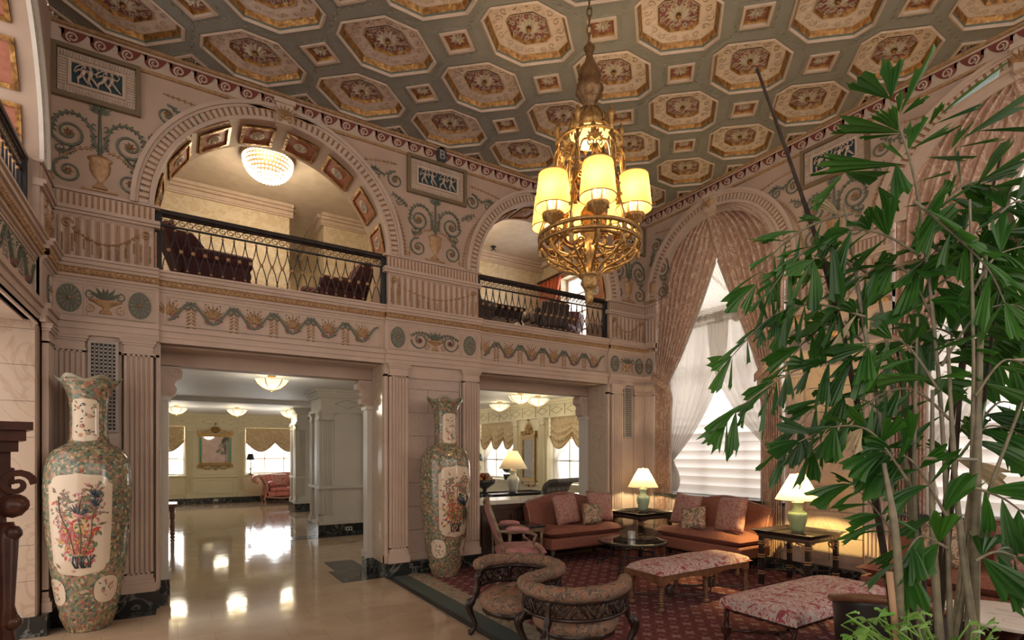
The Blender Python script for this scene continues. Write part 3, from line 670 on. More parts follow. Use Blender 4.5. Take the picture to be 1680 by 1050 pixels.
# jamb marble of the openings, consoles and inner posts
mb = MB()
for x, s in ((-.18, 1), (2.49, -1), (4.03, 1), (6.72, -1)):
    a, b = (x, x+s*.012) if s > 0 else (x+s*.012, x); mb.box(a, b, BW+.07, BACKT-.15, .2, 3.05)
mb.obj('jamb_lining', m_marble('polished_jamb_marble', (.52, .42, .33), (.44, .34, .26), 1.5, .12), wb)
for x, s in ((-.18, 1), (2.49, -1), (4.03, 1), (6.72, -1)):
    mb = MB(); y0, y1 = BACKT-.14, BACKT+.06; a, b = sorted((x, x+s*.085)); mb.box(a, b, y0, y1, .28, 2.46); a, b = sorted((x, x+s*.11)); mb.box(a, b, y0-.02, y1+.02, .2, .30); mb.box(a, b, y0-.02, y1+.02, 2.42, 2.48)
    mb.obj('inner_post', lobbyg, wb)
    mb = MB(); a, b = sorted((x, x+s*.10)); mb.box(a, b, y0-.02, y1+.02, 0, .2); mb.obj('post_plinth', dmarble, wb)
    P = [(0, 2.86), (.20, 2.86), (.235, 2.80), (.23, 2.72), (.17, 2.68), (.15, 2.63), (.175, 2.58), (.16, 2.51), (.11, 2.47), (0, 2.47)]
    mb = MB(); mb.M = face_back(y1); mb.prism([(x+s*p, z) for p, z in (P if s < 0 else P[::-1])], 0, .18, 0)
    o_spiral(mb, x+s*.14, 2.78, .07, 0, 1.5, s, .012, 0, .185); o_spiral(mb, x+s*.11, 2.55, .045, 0, 1.3, -s, .010, 0, .185)
    mb.obj('console_bracket', plaster2, wb)
mb = MB()
for a, b in BAYS: mb.box(a, b, BW+.2, BACKT-.14, 3.035, 3.052)
mb.obj('soffit_panel', plaster2, wb)
def vent(F, c, w, z0, z1, label):
    t = thing('vent_grille', label, 'vent'); mb = MB(); mb.M = F
    o_frame(mb, c-w/2, c+w/2, z0, z1, .028, .03, 0, .0); mb.obj('frame', metalgrey, t)
    mb = MB(); mb.M = F; mb.box(c-w/2+.02, c+w/2-.02, z0+.02, z1-.02, -.005, .004); mb.obj('backing', black, t)
    mb = MB(); mb.M = F; nx = 6; nz = int((z1-z0)/.042)
    for i in range(1, nx): x = c-w/2+.02+(w-.04)*i/nx; mb.box(x-.005, x+.005, z0+.02, z1-.02, .004, .014)
    for i in range(1, nz): z = z0+.02+(z1-z0-.04)*i/nz; mb.box(c-w/2+.02, c+w/2-.02, z-.008, z+.008, .004, .014)
    mb.obj('lattice', metalgrey, t)
vent(B, -.69, .27, 2.0, 3.0, 'tall metal vent grille behind the left porcelain vase')
vent(B, 7.215, .22, 2.06, 3.02, 'narrow metal vent grille near the far corner beside the drapes')

# ---- right wall
Rw = face_right(XR); wr = sroot('wall_right')
RC = [-5.8, -1.86, 2.08]; RR = 1.27; RZ = 4.68
RP = [(-7.355, -7.07), (-4.53, -3.13), (-.59, .81)]
mb = MB(); mb.M = Rw
for a, b in RP: mb.box(a, b, 0, RZ, -.45, -.0)
mb.box(3.35, 4.5, 0, Z0, -.45, 0)
for a, b in ((-7.07, -4.53), (-3.13, -.59), (.81, 3.35)): mb.box(a, b, 0, .98, -.45, -.02)
for c, x0, x1 in ((RC[0], -7.355, -3.83), (RC[1], -3.83, .11), (RC[2], .11, 3.35)):
    spandrel(mb, x0, x1, c, RR, RZ, Z0); soffit(mb, c, RR, RZ, 0, -.42)
    spandrel(mb, x0, x1, c, RR, RZ, Z0, -.42)
mb.obj('masonry', plaster, wr)
mb = MB(); mb.M = Rw
for a, b in RP[1:]:
    a2, b2 = a+.33, b-.33
    for r in range(8):
        z = .28+r*.345; z1 = min(z+.34, 2.99); cut = [a2, b2] if r % 2 else [a2, a2+(b2-a2)*.42, b2]
        for p, q in zip(cut, cut[1:]): mb.box(p+.006, q-.006, z, z1-.006, -.1, .022)
mb.obj('stone_coursing', pmarble, wr)
for c in (-7.21, -4.37, -3.29, -.43, .65):
    mb = MB(); mb.M = Rw; o_pilaster(mb, c, .27, .2, 3.05, .05); mb.obj('pilaster', plaster2, wr)
mb = MB(); mb.M = Rw
mb.box(-7.355, .9, 0, .2, -.1, .075)
mb.obj('plinth', dmarble, wr)
entablature('e', Rw, [(a, b, 'pier') for a, b in RP], wr)
FR = Rw @ Matrix.Translation((0, 0, .021))
for c in (-7.21, -4.37, -3.29):
    mb = MB(); mb.M = FR; o_roundel(mb, c, 3.435, .085, .15); mb.obj('roundel', [green, plaster2, goldp], wr)
mb = MB(); mb.M = FR; o_twinscroll(mb, -3.83, 3.28, 3.59); mb.obj('urn_relief', [goldp, green, rosep], wr)
for c in RC[:2]:
    mb = MB(); mb.M = Rw; archivolt(mb, c, RR-.03, RZ, n=60)
    A_ = arch_pts(c, RR-.03, RZ, 48); B_ = arch_pts(c, RR-.15, RZ, 48)
    mb.strip([(x, z, .004) for x, z in A_], [(x, z, .004) for x, z in B_], 0); mb.strip([(x, z, .004) for x, z in B_], [(x, z, -.03) for x, z in B_], 0); mb.obj('archivolt', [plaster2, ochre], wr)
    mb = MB(); mb.M = Rw; z = RZ+RR-.07; mb.box(c-.09, c+.09, z-.03, z+.25, 0, .10); mb.box(c-.115, c+.115, z+.2, z+.26, 0, .13)
    for k in range(-3, 4): o_leaf(mb, c, z+.02, pi/2+k*.28, .2, .045, 1, .10, .03)
    mb.obj('keystone', [cream, goldp], wr)
mb = MB(); mb.M = Rw; o_spandrel(mb, -3.83, 4.63); mb.obj('scrollwork', [goldp, green, plaster2], wr)
mb = MB(); mb.M = Rw; o_spandrel(mb, -7.16, 4.63, .2, half=1); mb.obj('scrollwork', [goldp, green, plaster2], wr)
for c, s in ((-3.83, 1), (-3.83, -1), (-7.62, 1)):
    mb = MB(); mb.M = Rw; o_archscroll(mb, c, s, 4.63, k=.92); mb.obj('corner_scrollwork', [goldp, green], wr)
plaque('relief_plaque', Rw, -3.83, 'relief plaque of dancers on the window wall behind the palm top', .40)
tb = struct(sroot('trim_2'))
mb = MB(); mb.M = Rw; mb.box(-7.355, 4.5, 6.10, 6.135, -.05, .03, 1); mb.box(-7.355, 4.5, 6.335, 6.37, -.05, .05, 1); mb.box(-7.355, 4.5, 6.135, 6.335, -.05, .012, 2)
mb.M = Rw @ Matrix.Translation((0, 0, .012)); o_wave(mb, -7.355, 1, 6.14, 6.33, .245, 0, 1); mb.obj('wave_scroll_band', [oxred, goldp, cream], tb)

# ---- left wall
Lw = face_left(XL); wl = sroot('wall_left'); LC = 5.3; LR = 1.48
mb = MB(); mb.M = Lw
mb.box(6.78, 7.355, 0, 3.05, -.8, -.02); mb.box(6.78, 8.2, 3.05, SPR, -.8, 0); mb.box(3.8, 6.79, 3.05, 3.86, -.8, -.045); mb.box(1.6, 3.8, 0, SPR, -.8, 0)
spandrel(mb, 1.6, 7.355, LC, LR, SPR, Z0); soffit(mb, LC, LR, SPR, 0, -.8)
mb.obj('masonry', plaster, wl)
mb = MB(); mb.M = Lw; mb.box(3.9, 6.72, 3.03, 3.052, -.7, -.1); o_frame(mb, 3.95, 6.66, 3.0, 3.03, .05, .02, 0)
mb.obj('soffit_panel', plaster2, wl)
mb = MB()
for r in range(9):
    z = .2+r*.345; mb.box(-2.0, -1.16, 6.765, 6.785, z, min(z+.341, 3.05))
mb.obj('jamb_lining', pmarble, wl)
mb = MB(); mb.M = Lw; mb.box(6.75, 7.3, 0, .2, -.8, .06); mb.obj('plinth', dmarble, wl)
mb = MB(); mb.M = Lw; o_pilaster(mb, 7.03, .27, .2, 3.05, .05); mb.obj('pilaster', plaster2, wl)
entablature('e', Lw, [(6.78, 7.355, 'pier'), (3.8, 6.78, 'bay')], wl)
mb = MB(); mb.M = Lw @ Matrix.Translation((0, 0, -.024)); o_frieze(mb, 3.9, 6.72, 3.265, 3.61, 0, 1, 2); mb.obj('scroll_frieze', [green, mat('grey_gilt', (.35, .29, .22), .5), rosep, cream], wl)
mb = MB(); mb.M = Lw @ Matrix.Translation((0, 0, .021)); o_roundel(mb, 7.08, 3.435, .1, .15); mb.obj('roundel', [green, plaster2, goldp], wl)
mb = MB(); mb.M = Lw; archivolt(mb, LC, LR, SPR, n=70); mb.obj('archivolt', [white, relief], wl)
for k in range(5):
    a = .17+k*.36
    mb = MB(); mb.M = Lw; soffit_coffer(mb, LC, LR, SPR, a, -.12, -.6, .21, 1, 0, 2); mb.obj('soffit_coffer', [redp, goldleaf, shellm], wl)

mb = MB(); mb.box(-3.2, XR+.4, -4.7, -4.5, 0, 3.4); struct(mb.obj('wall_rear_added', plaster))  # low unseen wall added to tone down reflections, left open above for light
# ---- ceiling
ce = sroot('ceiling'); PX, PY = 1.2543, 1.0; CX0, CY0 = XR-PX/2, BW-PY/2
def octa(x, cx_, y, cy_): return [(x, -cy_), (x, cy_), (cx_, y), (-cx_, y), (-x, cy_), (-x, -cy_), (-cx_, -y), (cx_, -y)]
hx, hy = PX/2, PY/2
OUT = octa(hx, hx-.225, hy, hy-.215); COF = octa(hx-.07, hx-.44, hy-.07, hy-.40)
def sc(p, k): return [(x*k, y*k) for x, y in p]
def ring(mb, A, za, B_, zb, mi):
    n = len(A); mb.add([(x, y, za) for x, y in A]+[(x, y, zb) for x, y in B_], [(i, n+i, n+(i+1) % n, (i+1) % n) for i in range(n)], mi)
mb = MB()
ring(mb, OUT, 0, COF, 0, 0)
ring(mb, COF, -.006, sc(COF, .955), -.018, 1); ring(mb, sc(COF, .955), -.018, sc(COF, .93), .01, 1)
ring(mb, sc(COF, .93), .01, sc(COF, .915), .03, 2); ring(mb, sc(COF, .915), .03, sc(COF, .855), .085, 3)
ring(mb, sc(COF, .855), .08, sc(COF, .835), .08, 1); ring(mb, sc(COF, .835), .08, sc(COF, .49), .08, 4)
ring(mb, sc(COF, .49), .07, sc(COF, .47), .07, 1); ring(mb, sc(COF, .47), .07, sc(COF, .435), .105, 3)
mb.add([(x, y, .105) for x, y in sc(COF, .435)], [tuple(range(7, -1, -1))], 5)
def dashes(a, b, n):
    for i in range(n):
        t = (i+.5)/n; x = a[0]+(b[0]-a[0])*t; y = a[1]+(b[1]-a[1])*t; an = atan2(b[1]-a[1], b[0]-a[0])+(.5 if i % 2 else -.5)
        c, s = cos(an)*.035, sin(an)*.035; mb.add([(x-c, y-s, -.001), (x+s*.22, y-c*.22, -.009), (x+c, y+s, -.001), (x-s*.22, y+c*.22, -.009)], [(0, 1, 2), (0, 2, 3)], 6)
for i in range(8):
    a, b = OUT[i], OUT[(i+1) % 8]
    if abs(a[0]-b[0]) > .01 and abs(a[1]-b[1]) > .01: dashes(sc([a], .93)[0], sc([b], .93)[0], 5)
    else: dashes(sc([a], .985)[0], sc([b], .985)[0], 8)
mb.M = Matrix.Translation((0, 0, .103)) @ Matrix.Scale(-1, 4, (0, 0, 1))
for k in range(12):
    a = 2*pi*k/12; o_leaf(mb, 0, 0, a, .135, .065, 7, 0, .04)
mb.ball((0, 0, .03), .03, 8, 3)
for k in range(8):
    a = 2*pi*(k+.5)/8; o_spiral(mb, .185*cos(a)*1.05, .15*sin(a), .035, a, 1.2, 1, .008, 8, .006)
for k in range(16):                                             # arabesque on the wide field
    a = 2*pi*(k+.5)/16; rx, ry = .365, .285; M1 = mb.M; mb.M = Matrix.Translation((0, 0, .079)) @ Matrix.Scale(-1, 4, (0, 0, 1)); o_spiral(mb, rx*cos(a), ry*sin(a), .045, a*2, 1.1, (-1)**k, .007, 9, .004); mb.M = M1
mb.M = Matrix()
CM = [ribm, cream, green, goldleaf, relief, scrollf, mat('twig_relief', (.36, .34, .28), .6), shellm, shellm, cream]
cof = mb.obj('octagonal_coffer', CM, ce); cof.location = (CX0, CY0, Z0)
first = True
for i in range(7):
    for j in range(8):
        x, y = CX0-i*PX, CY0-j*PY
        # only the triangle of ceiling in front of the camera
        if (7.4-y)/5.6 > (x+2.6)/8.9+.02: continue
        if first: first = False; continue
        c = cof.copy(); COL.objects.link(c); c.location = (x, y, Z0)
SQ = [(.225, 0), (0, .215), (-.225, 0), (0, -.215)]
mb = MB(); ring(mb, SQ, 0, sc(SQ, .98), -.014, 0); ring(mb, sc(SQ, .98), -.014, sc(SQ, .80), -.014, 0); ring(mb, sc(SQ, .80), -.014, sc(SQ, .76), .01, 0); ring(mb, sc(SQ, .76), .01, sc(SQ, .66), .045, 1)
mb.add([(x, y, .045) for x, y in sc(SQ, .66)], [(3, 2, 1, 0)], 2)
mb.M = Matrix.Translation((0, 0, .043)) @ Matrix.Scale(-1, 4, (0, 0, 1)); o_rosette(mb, 0, 0, .10, 9, 3, None, .03); mb.M = Matrix()
sq = mb.obj('square_coffer', [cream, goldleaf, rosep, shellm], ce); sq.location = (CX0-PX/2, CY0-PY/2, Z0)
for i in range(-1, 7):
    for j in range(-1, 8):
        x, y = CX0-(i+.5)*PX, CY0-(j+.5)*PY
        if (i, j) == (0, 0) or (7.4-y)/5.6 > (x+2.6)/8.9+.1: continue
        c = sq.copy(); COL.objects.link(c); c.location = (x, y, Z0)
mb = MB(); mb.box(-3, XR+.5, -4.5, BW+.1, Z0+.2, Z0+.26); mb.obj('slab', plaster, ce)
mb = MB(); mb.box(XL-.1, 3.0, -4.5, 1.0, Z0, Z0+.05)
mb.obj('plain_field', ribm, ce)
# ================================================================ RUG
rug = thing('area_rug', 'crimson carpet with a floral border and dark green edge under the seating', 'rug')
mb = MB(); mb.box(3.05, 7.58, .9, 7.27, .002, .02); mb.obj('field', carpetm, rug)
mb = MB(); mb.box(2.80, 3.05, -.5, 7.27, .002, .021); mb.obj('floral_border', rugborder, rug)
mb = MB(); mb.box(2.56, 2.80, -.5, 7.27, .002, .02); mb.obj('green_edge', ruggreen, rug)
mb = MB(); mb.box(2.51, 2.56, -.5, 7.27, 0, .024); mb.obj('binding', black, rug)

# ================================================================ LOBBY BEYOND THE OPENINGS
LY, LX, LZ = 21.5, 8.2, 3.15
lw = sroot('wall_lobby')
mb = MB(); mb.box(-3.2, 10, BACKT, LY+.4, LZ, LZ+.2); mb.box(-3.2, 8.2, 9.3, 9.5, LZ-.10, LZ); mb.box(-3.2, 8.2, 15.2, 15.5, LZ-.10, LZ); struct(mb.obj('ceiling_lobby', ceilw))
mb = MB(); mb.box(-3.3, -3.2, BACKT, LY+.4, 0, 3.4); mb.box(-3.2, -1.13, BACKT-.3, BACKT-.2, 0, 3.4); mb.obj('side_masonry', lobbyw, lw)
FB2 = face_back(LY); FR2 = face_right(LX)
def lobby_wall(F, u0, u1, wins, piers, mirror_panels):
    zs = .95; zt = 2.72
    mb = MB(); mb.M = F; cuts = sorted([u0, u1]+[x for w_ in wins for x in w_])
    edges = [u0]+[x for w_ in wins for x in w_]+[u1]
    for a, b in zip(edges[::2], edges[1::2]): mb.box(a, b, 0, 3.2, -.35, 0)
    for a, b in wins: mb.box(a, b, 0, zs, -.35, 0); mb.box(a, b, zt, 3.2, -.35, 0); mb.box(a-.04, b+.04, zs, zs+.05, -.35, .06)
    for z0, z1, d in ((2.70, 2.74, .05), (3.02, 3.08, .06), (3.08, 3.15, .11)): mb.box(u0, u1, z0, z1, 0, d)
    n = max(1, int((u1-u0)/.62))
    for i in range(n):
        a = u0+(u1-u0)*i/n; b = u0+(u1-u0)*(i+1)/n; m = (a+b)/2
        mb.box(a+.0, a+.06, 2.74, 3.02, 0, .025)
        P = [(a+.12, 2.88), (m+.03, 2.79), (b-.06, 2.88), (m+.03, 2.97)]
        for p, q in zip(P, P[1:]+P[:1]): mb.tube([(p[0], p[1], .005), (q[0], q[1], .005)], .011, 4)
    for a, b in mirror_panels+wins:
        o_frame(mb, a+.12, b-.12, .34, .84, .03, .02)
    for a, b in mirror_panels: mb.box(a, b, .92, .98, 0, .05); o_frame(mb, a+.04, b-.04, 1.02, 2.66, .03, .015)
    mb.obj('panelling', lobbyw, lw)
    for p in piers:
        mb = MB(); mb.M = F; o_pilaster(mb, p, .2, .2, 2.70, .05, 4); mb.obj('pilaster', lobbyw, lw)
    mb = MB(); mb.M = F; mb.box(u0, u1, 0, .2, 0, .06); mb.obj('plinth', dmarble, lw)
lobby_wall(FB2, -3.2, 8.2, [(-1.6, .22), (2.08, 4.1), (5.9, 7.6)], [.36, 1.95], [(.5, 1.82)])
lobby_wall(FR2, -21.5, -8.03, [(-20.4, -18.6), (-16.9, -15.5), (-15.05, -12.92), (-11.3, -9.4)], [-15.28, -12.78, -11.48, -9.2], [(-12.66, -11.6)])
def window_pane(nm, F, a, b, z0, z1, d, nx, nz, col=white):
    t = sroot(nm); mb = MB(); mb.M = F; o_frame(mb, a, b, z0, z1, .06, .06, 0, d)
    for i in range(1, nx): x = a+(b-a)*i/nx; mb.box(x-.018, x+.018, z0, z1, d, d+.05)
    for i in range(1, nz): z = z0+(z1-z0)*i/nz; mb.box(a, b, z-.018, z+.018, d, d+.05)
    mb.obj('window_frame', col, t)
    mb = MB(); mb.M = F; mb.box(a+.03, b-.03, z0+.03, z1-.03, d+.02, d+.026); mb.obj('window_glass', glass_thin, t); return t
def m_glass_thin():
    m, nt, b = new_mat('window_glass'); out = nt.nodes['Material Output']
    tr = nd(nt, 'ShaderNodeBsdfTransparent'); g = nd(nt, 'ShaderNodeBsdfGlossy'); g.inputs['Roughness'].default_value = .03
    mx = nd(nt, 'ShaderNodeMixShader'); mx.inputs[0].default_value = .06; nt.links.new(tr.outputs[0], mx.inputs[1]); nt.links.new(g.outputs[0], mx.inputs[2])
    nt.links.new(mx.outputs[0], out.inputs[0]); nt.nodes.remove(b); return m
glass_thin = m_glass_thin()
window_pane('window_4', FB2, -1.6, .22, 1.0, 2.72, -.3, 3, 3); window_pane('window_5', FB2, 2.08, 4.1, 1.0, 2.72, -.3, 3, 3)
window_pane('window_6', FR2, -15.05, -12.92, 1.0, 2.72, -.3, 3, 3); window_pane('window_7', FR2, -11.3, -9.4, 1.0, 2.72, -.3, 3, 3); window_pane('window_9', FR2, -16.9, -15.5, 1.0, 2.72, -.3, 3, 3)
def balloon_shade(F, a, b, n, zt, zb, d, label):
    t = thing('balloon_shade', label, 'curtain', group='gold balloon shades in the lobby')
    w = (b-a)/n
    for i in range(n):
        def fn(u, v, i=i):
            x = a+w*(i+u); sag = (zt-zb)*(.62+.38*sin(pi*u)); z = zt-sag*v
            ru = sin(v*26+1.5*sin(pi*u))*.022*(.3+v)*(1-.3*abs(2*u-1)); return (x, z-.03*sin(pi*u)*v, d+.05+.07*sin(pi*u)*v**.6+ru)
        mb = MB(); mb.M = F; mb.grid(14, 44, fn); mb.obj('swag', balloon, t)
        mb = MB(); mb.M = F; mb.tube([(a+w*(i+k/12), zt-(zt-zb)*(.62+.38*sin(pi*k/12))-.03*sin(pi*k/12), d+.06+.07*sin(pi*k/12)) for k in range(13)], .022, 4); mb.obj('fringe', goldp, t)
def crossed_sheer(F, a, b, z0, z1, d, label, s=0):
    t = thing('sheer_curtain', label, 'curtain', group='tied white sheers in the lobby windows')
    for sd in (-1, 1):
        e = a if sd < 0 else b; m = (a+b)/2
        def fn(u, v):
            z = z1-(z1-z0)*v; k = .62
            xi = (m-e)*(1-(v/k))**.7+(e-e) if v < k else 0
            wd = (abs(m-e)*max(0, 1-v/k)**.8+.10+ .12*max(0, (v-k)/(1-k))); x = e-sd*(wd*u)
            return (x-sd*.02, z, d+.03*sin(u*30)+.02)
        mb = MB(); mb.M = F; mb.grid(24, 14, fn); mb.obj('panel', sheerm, t)
for F, a, b, n, lb, ls in ((FB2, -1.6, .22, 2, 'gold balloon shade at the left edge of the lobby doorway', 'white sheer under the shade at the left lobby edge'), (FB2, 2.08, 4.1, 2, 'gold balloon shade above the red lobby sofa', 'white sheer behind the red lobby sofa'),
        (FR2, -15.05, -12.92, 3, 'gold balloon shade left of the narrow gilt mirror', 'white sheer in the window left of the narrow mirror'), (FR2, -11.3, -9.4, 2, 'gold balloon shade right of the narrow gilt mirror', 'white sheer in the window right of the narrow mirror')):
    balloon_shade(F, a+.03, b-.03, n, 2.70, 1.86 if F is FB2 else 1.92, -.14, lb); crossed_sheer(F, a+.05, b-.05, 1.02, 2.6, -.22, ls)
# two free-standing piers
for k, (x, y, w_, d_) in enumerate(((2.62, 11.9, 1.15, 1.0), (3.10, 17.3, 1.15, 1.0))):
    t = sroot('trim_%d' % (3+k)); mb = MB(); mb.box(x, x+w_, y, y+d_, 0, 3.16)
    for z0, z1, e in ((2.66, 2.72, .04), (2.98, 3.04, .05), (3.04, 3.10, .09), (3.10, 3.16, .14), (.2, .29, .05), (1.0, 1.06, .05)): mb.box(x-e, x+w_+e, y-e, y+d_+e, z0, z1)
    Fp = face_back(y); mb.M = Fp; o_frame(mb, x+.24, x+w_-.24, .34, .96, .0, .0); m = x+w_/2
    P = [(x+.3, 2.85), (m, 2.76), (x+w_-.3, 2.85), (m, 2.94)]
    for p, q in zip(P, P[1:]+P[:1]): mb.tube([(p[0], p[1], .005), (q[0], q[1], .005)], .012, 4)
    o_dentils(mb, x, x+w_, 2.985, 3.03, .05)
    mb.M = Matrix(); mb.obj('shaft', lobbyg, t)
    for u in (x+.14, x+w_-.14): mb = MB(); mb.M = Fp; o_pilaster(mb, u, .22, .22, 2.66, .035, 4); mb.obj('pilaster', lobbyg, t)
    mb = MB(); mb.M = face_right(x) if False else Matrix(((0, 0, -1, x), (-1, 0, 0, 0), (0, 1, 0, 0), (0, 0, 0, 1)))
    for u in (-y-.14, -y-d_+.14): o_pilaster(mb, u, .22, .22, 2.66, .035, 4)
    mb.obj('side_pilaster', lobbyg, t)
    mb = MB(); mb.box(x-.07, x+w_+.07, y-.07, y+d_+.07, 0, .22); mb.obj('plinth', dmarble, t)
def outlet(F, u, z, label):
    t = thing('power_outlet', label, 'outlet'); mb = MB(); mb.M = F; mb.box(u-.07, u+.07, z-.04, z+.04, 0, .012); mb.obj('plate', paper, t)
    mb = MB(); mb.M = F
    for d in (-.03, .03): mb.box(u+d-.018, u+d+.018, z-.024, z+.024, .012, .016)
    mb.obj('socket', black, t)
outlet(face_back(11.9-.07), 3.2, .11, 'power outlet in the plinth of the nearer lobby pier'); outlet(face_back(17.3-.07), 3.75, .11, 'power outlet in the plinth of the farther lobby pier'); outlet(face_back(LY-.06), 1.15, .11, 'power outlet below the gilt lobby mirror')
def bowl_light(x, y, label, z=LZ, r=.27, e=42):
    t = thing('ceiling_light', label, 'ceiling light', (x, y, z), 0, 'glass bowl ceiling lights in the lobby')
    mb = MB(); mb.lathe([(.07, -.0), (.07, -.02), (.02, -.03), (.016, -.09)], n=12); mb.obj('canopy', brass, t)
    mb = MB(); mb.lathe([(.03, -.25), (r*.55, -.215), (r*.85, -.15), (r, -.085), (r*1.02, -.08)], n=24, wob=lambda a, v: .04*abs(sin(a*6))*v); mb.obj('bowl', litglass, t)
    mb = MB()
    for k in range(6):
        a = pi*k/3; mb.tube([(r*c*cos(a), r*c*sin(a), zz) for c, zz in ((1.03, -.08), (.87, -.155), (.57, -.222), (.05, -.26))], .008, 4)
    mb.ball((0, 0, -.265), .022, 8); mb.obj('ribs', brass, t)
    l = light('bowl_glow', 'POINT', (x, y, z-.045), e*.22, (1, .82, .5), .12); light('bowl_glow', 'POINT', (x, y, z-.36), e*.42, (1, .88, .66), .27)
for x, y, s in ((1.42, 10.3, 'glass bowl ceiling light nearest above the left lobby floor'), (-.03, 18.2, 'glass bowl ceiling light above the left far lobby window'), (1.52, 18.0, 'glass bowl ceiling light above the gilt lobby mirror'), (3.0, 18.0, 'glass bowl ceiling light partly behind the farther pier'),
        (6.66, 10.2, 'highest glass bowl ceiling light in the right opening'), (7.35, 12.3, 'middle glass bowl ceiling light in the right opening'), (7.35, 10.5, 'glass bowl ceiling light right of the others, near the bracket'), (7.2, 14.6, 'glass bowl ceiling light at the left edge of the right opening')): bowl_light(x, y, s, e=42 if x < 4 else 19)
# gilt mirrors
def gilt_mirror(F, c, z0, z1, w_, label, tall=.4, side=None):
    t = thing('gilt_mirror', label, 'mirror'); mb = MB(); mb.M = F
    o_frame(mb, c-w_/2, c+w_/2, z0, z1, .075, .06); mb.box(c-w_/2-.05, c+w_/2+.05, z1-.02, z1+.04, 0, .09); mb.box(c-w_/2-.04, c+w_/2+.04, z0-.03, z0+.02, 0, .08)
    for s in (-1, 1):
        mb.box(c+s*w_/2-.05, c+s*w_/2+.05, z0-.10, z0, 0, .07); mb.box(c+s*w_/2-.05, c+s*w_/2+.05, z1+.02, z1+.16, 0, .07)
    mb.obj('frame', brass, t)
    mb = MB(); mb.M = F
    for s in (-1, 1):
        for k in range(3): o_spiral(mb, c+s*(.08+.12*k)*w_, z1+.12+.25*tall*(2-k)/2*.6, .07*w_+.02, 0 if s > 0 else pi, 1.3, -s, .018, 0, .05)
        o_vine(mb, [(c+s*w_*.45, z0-.06), (c+s*w_*.25, z0-.14), (c+s*.08*w_, z0-.08), (c, z0-.17)], .022, 0, 3, .03, .06, .04)
    for k in range(-4, 5): o_leaf(mb, c, z1+.06, pi/2+k*.25, tall*(1-.1*abs(k)), .07, 0, .03, .04)
    mb.ball((c, z1+tall+.04, .04), .03, 8)
    mb.obj('crest', brass, t)
    mb = MB(); mb.M = F; mb.box(c-w_/2+.07, c+w_/2-.07, z0+.07, z1-.07, .01, .03); mb.obj('mirror_pane', mirrorm, t)
    if side:
        for s in (-1, 1): mb = MB(); mb.M = F; x = c+s*(w_/2-.03); mb.box(x-.022, x+.022, z0+.12, z1-.1, .05, .066); mb.obj('side_inlay', mat('malachite', (.05, .30, .20), .3), t)
gilt_mirror(FB2, 1.14, 1.36, 2.42, .98, 'wide gilt mirror with green side strips on the far lobby wall', .36, 1)
gilt_mirror(FR2, -12.13, 1.02, 2.22, .66, 'narrow gilt mirror with carved crest between lobby windows', .42)

# parapet with marble top in the right opening
pp = thing('parapet', 'dark wood panelled parapet with marble top below the right opening', 'counter')
mb = MB(); mb.box(4.045, 6.70, 7.52, 7.95, 0, .93)
mb.M = face_back(7.52); o_frame(mb, 4.06, 6.70, .12, .90, .07, .02)
for a, b in ((4.15, 4.75), (4.85, 5.45), (5.55, 6.15), (6.2, 6.65)): o_frame(mb, a, b, .2, .80, .045, .03)
mb.box(4.045, 6.70, .86, .93, 0, .05); mb.M = Matrix(); mb.obj('panelling', darkwood, pp)
mb = MB(); mb.box(4.045, 6.70, 7.44, 8.05, .93, 1.0); mb.obj('marble_top', wmarble, pp, bevel=.01)
t = thing('fruit_bowl', 'dark footed bowl of fruit on the marble parapet', 'bowl', (4.30, 7.68, 1.0))
mb = MB(); mb.lathe([(.04, .14), (.03, .17), (.06, .19), (.16, .26), (.20, .33), (.185, .33), (.14, .27), (.01, .21)], n=24); mb.obj('bowl', potm, t)
mb = MB(); mb.lathe([(.05, .05), (.02, .08), (.03, .11), (.02, .14), (.04, .16)], n=12)
for k in range(3):
    a = 2*pi*k/3+.4; mb.tube(spl([(.02*cos(a), .02*sin(a), .12), (.08*cos(a), .08*sin(a), .10), (.07*cos(a), .07*sin(a), .05), (.12*cos(a), .12*sin(a), .012)], 5), .014, 5)
mb.obj('tripod_foot', iron, t)
fr = [mat('red_fruit', (.35, .07, .03), .35), mat('orange_fruit', (.60, .28, .06), .4), mat('brown_fruit', (.30, .17, .07), .4)]
for k in range(7):
    a = k*2.4; r = .10 if k < 5 else .04
    mb = MB(); mb.lathe([(1e-5, -.05), (.03, -.045), (.05, -.01), (.052, .015), (.035, .045), (.012, .046), (1e-5, .038)], n=12)
    f = mb.obj('fruit', fr[k % 3], None, (4.30+r*cos(a), 7.68+r*sin(a), 1.325+(.07 if k >= 5 else 0)))
    tag(f, 'round fruit heaped in the dark footed bowl on the parapet', 'fruit', 'fruit in the footed bowl')

def chair_table_leg(mb, x, y, z0, z1, r=.03, mi=0):
    H = z1-z0; pr = [(.6, 0), (1.1, .03), (1.1, .08), (.6, .10), (.9, .16), (1.0, .22), (.55, .27), (.8, .33), (1.0, .42), (.8, .5), (.55, .56), (1, .62), (.6, .66), (1, .72), (1, 1)]
    mb.lathe([(r*a, b*H) for a, b in pr], (x, y, z0), 10, mi)
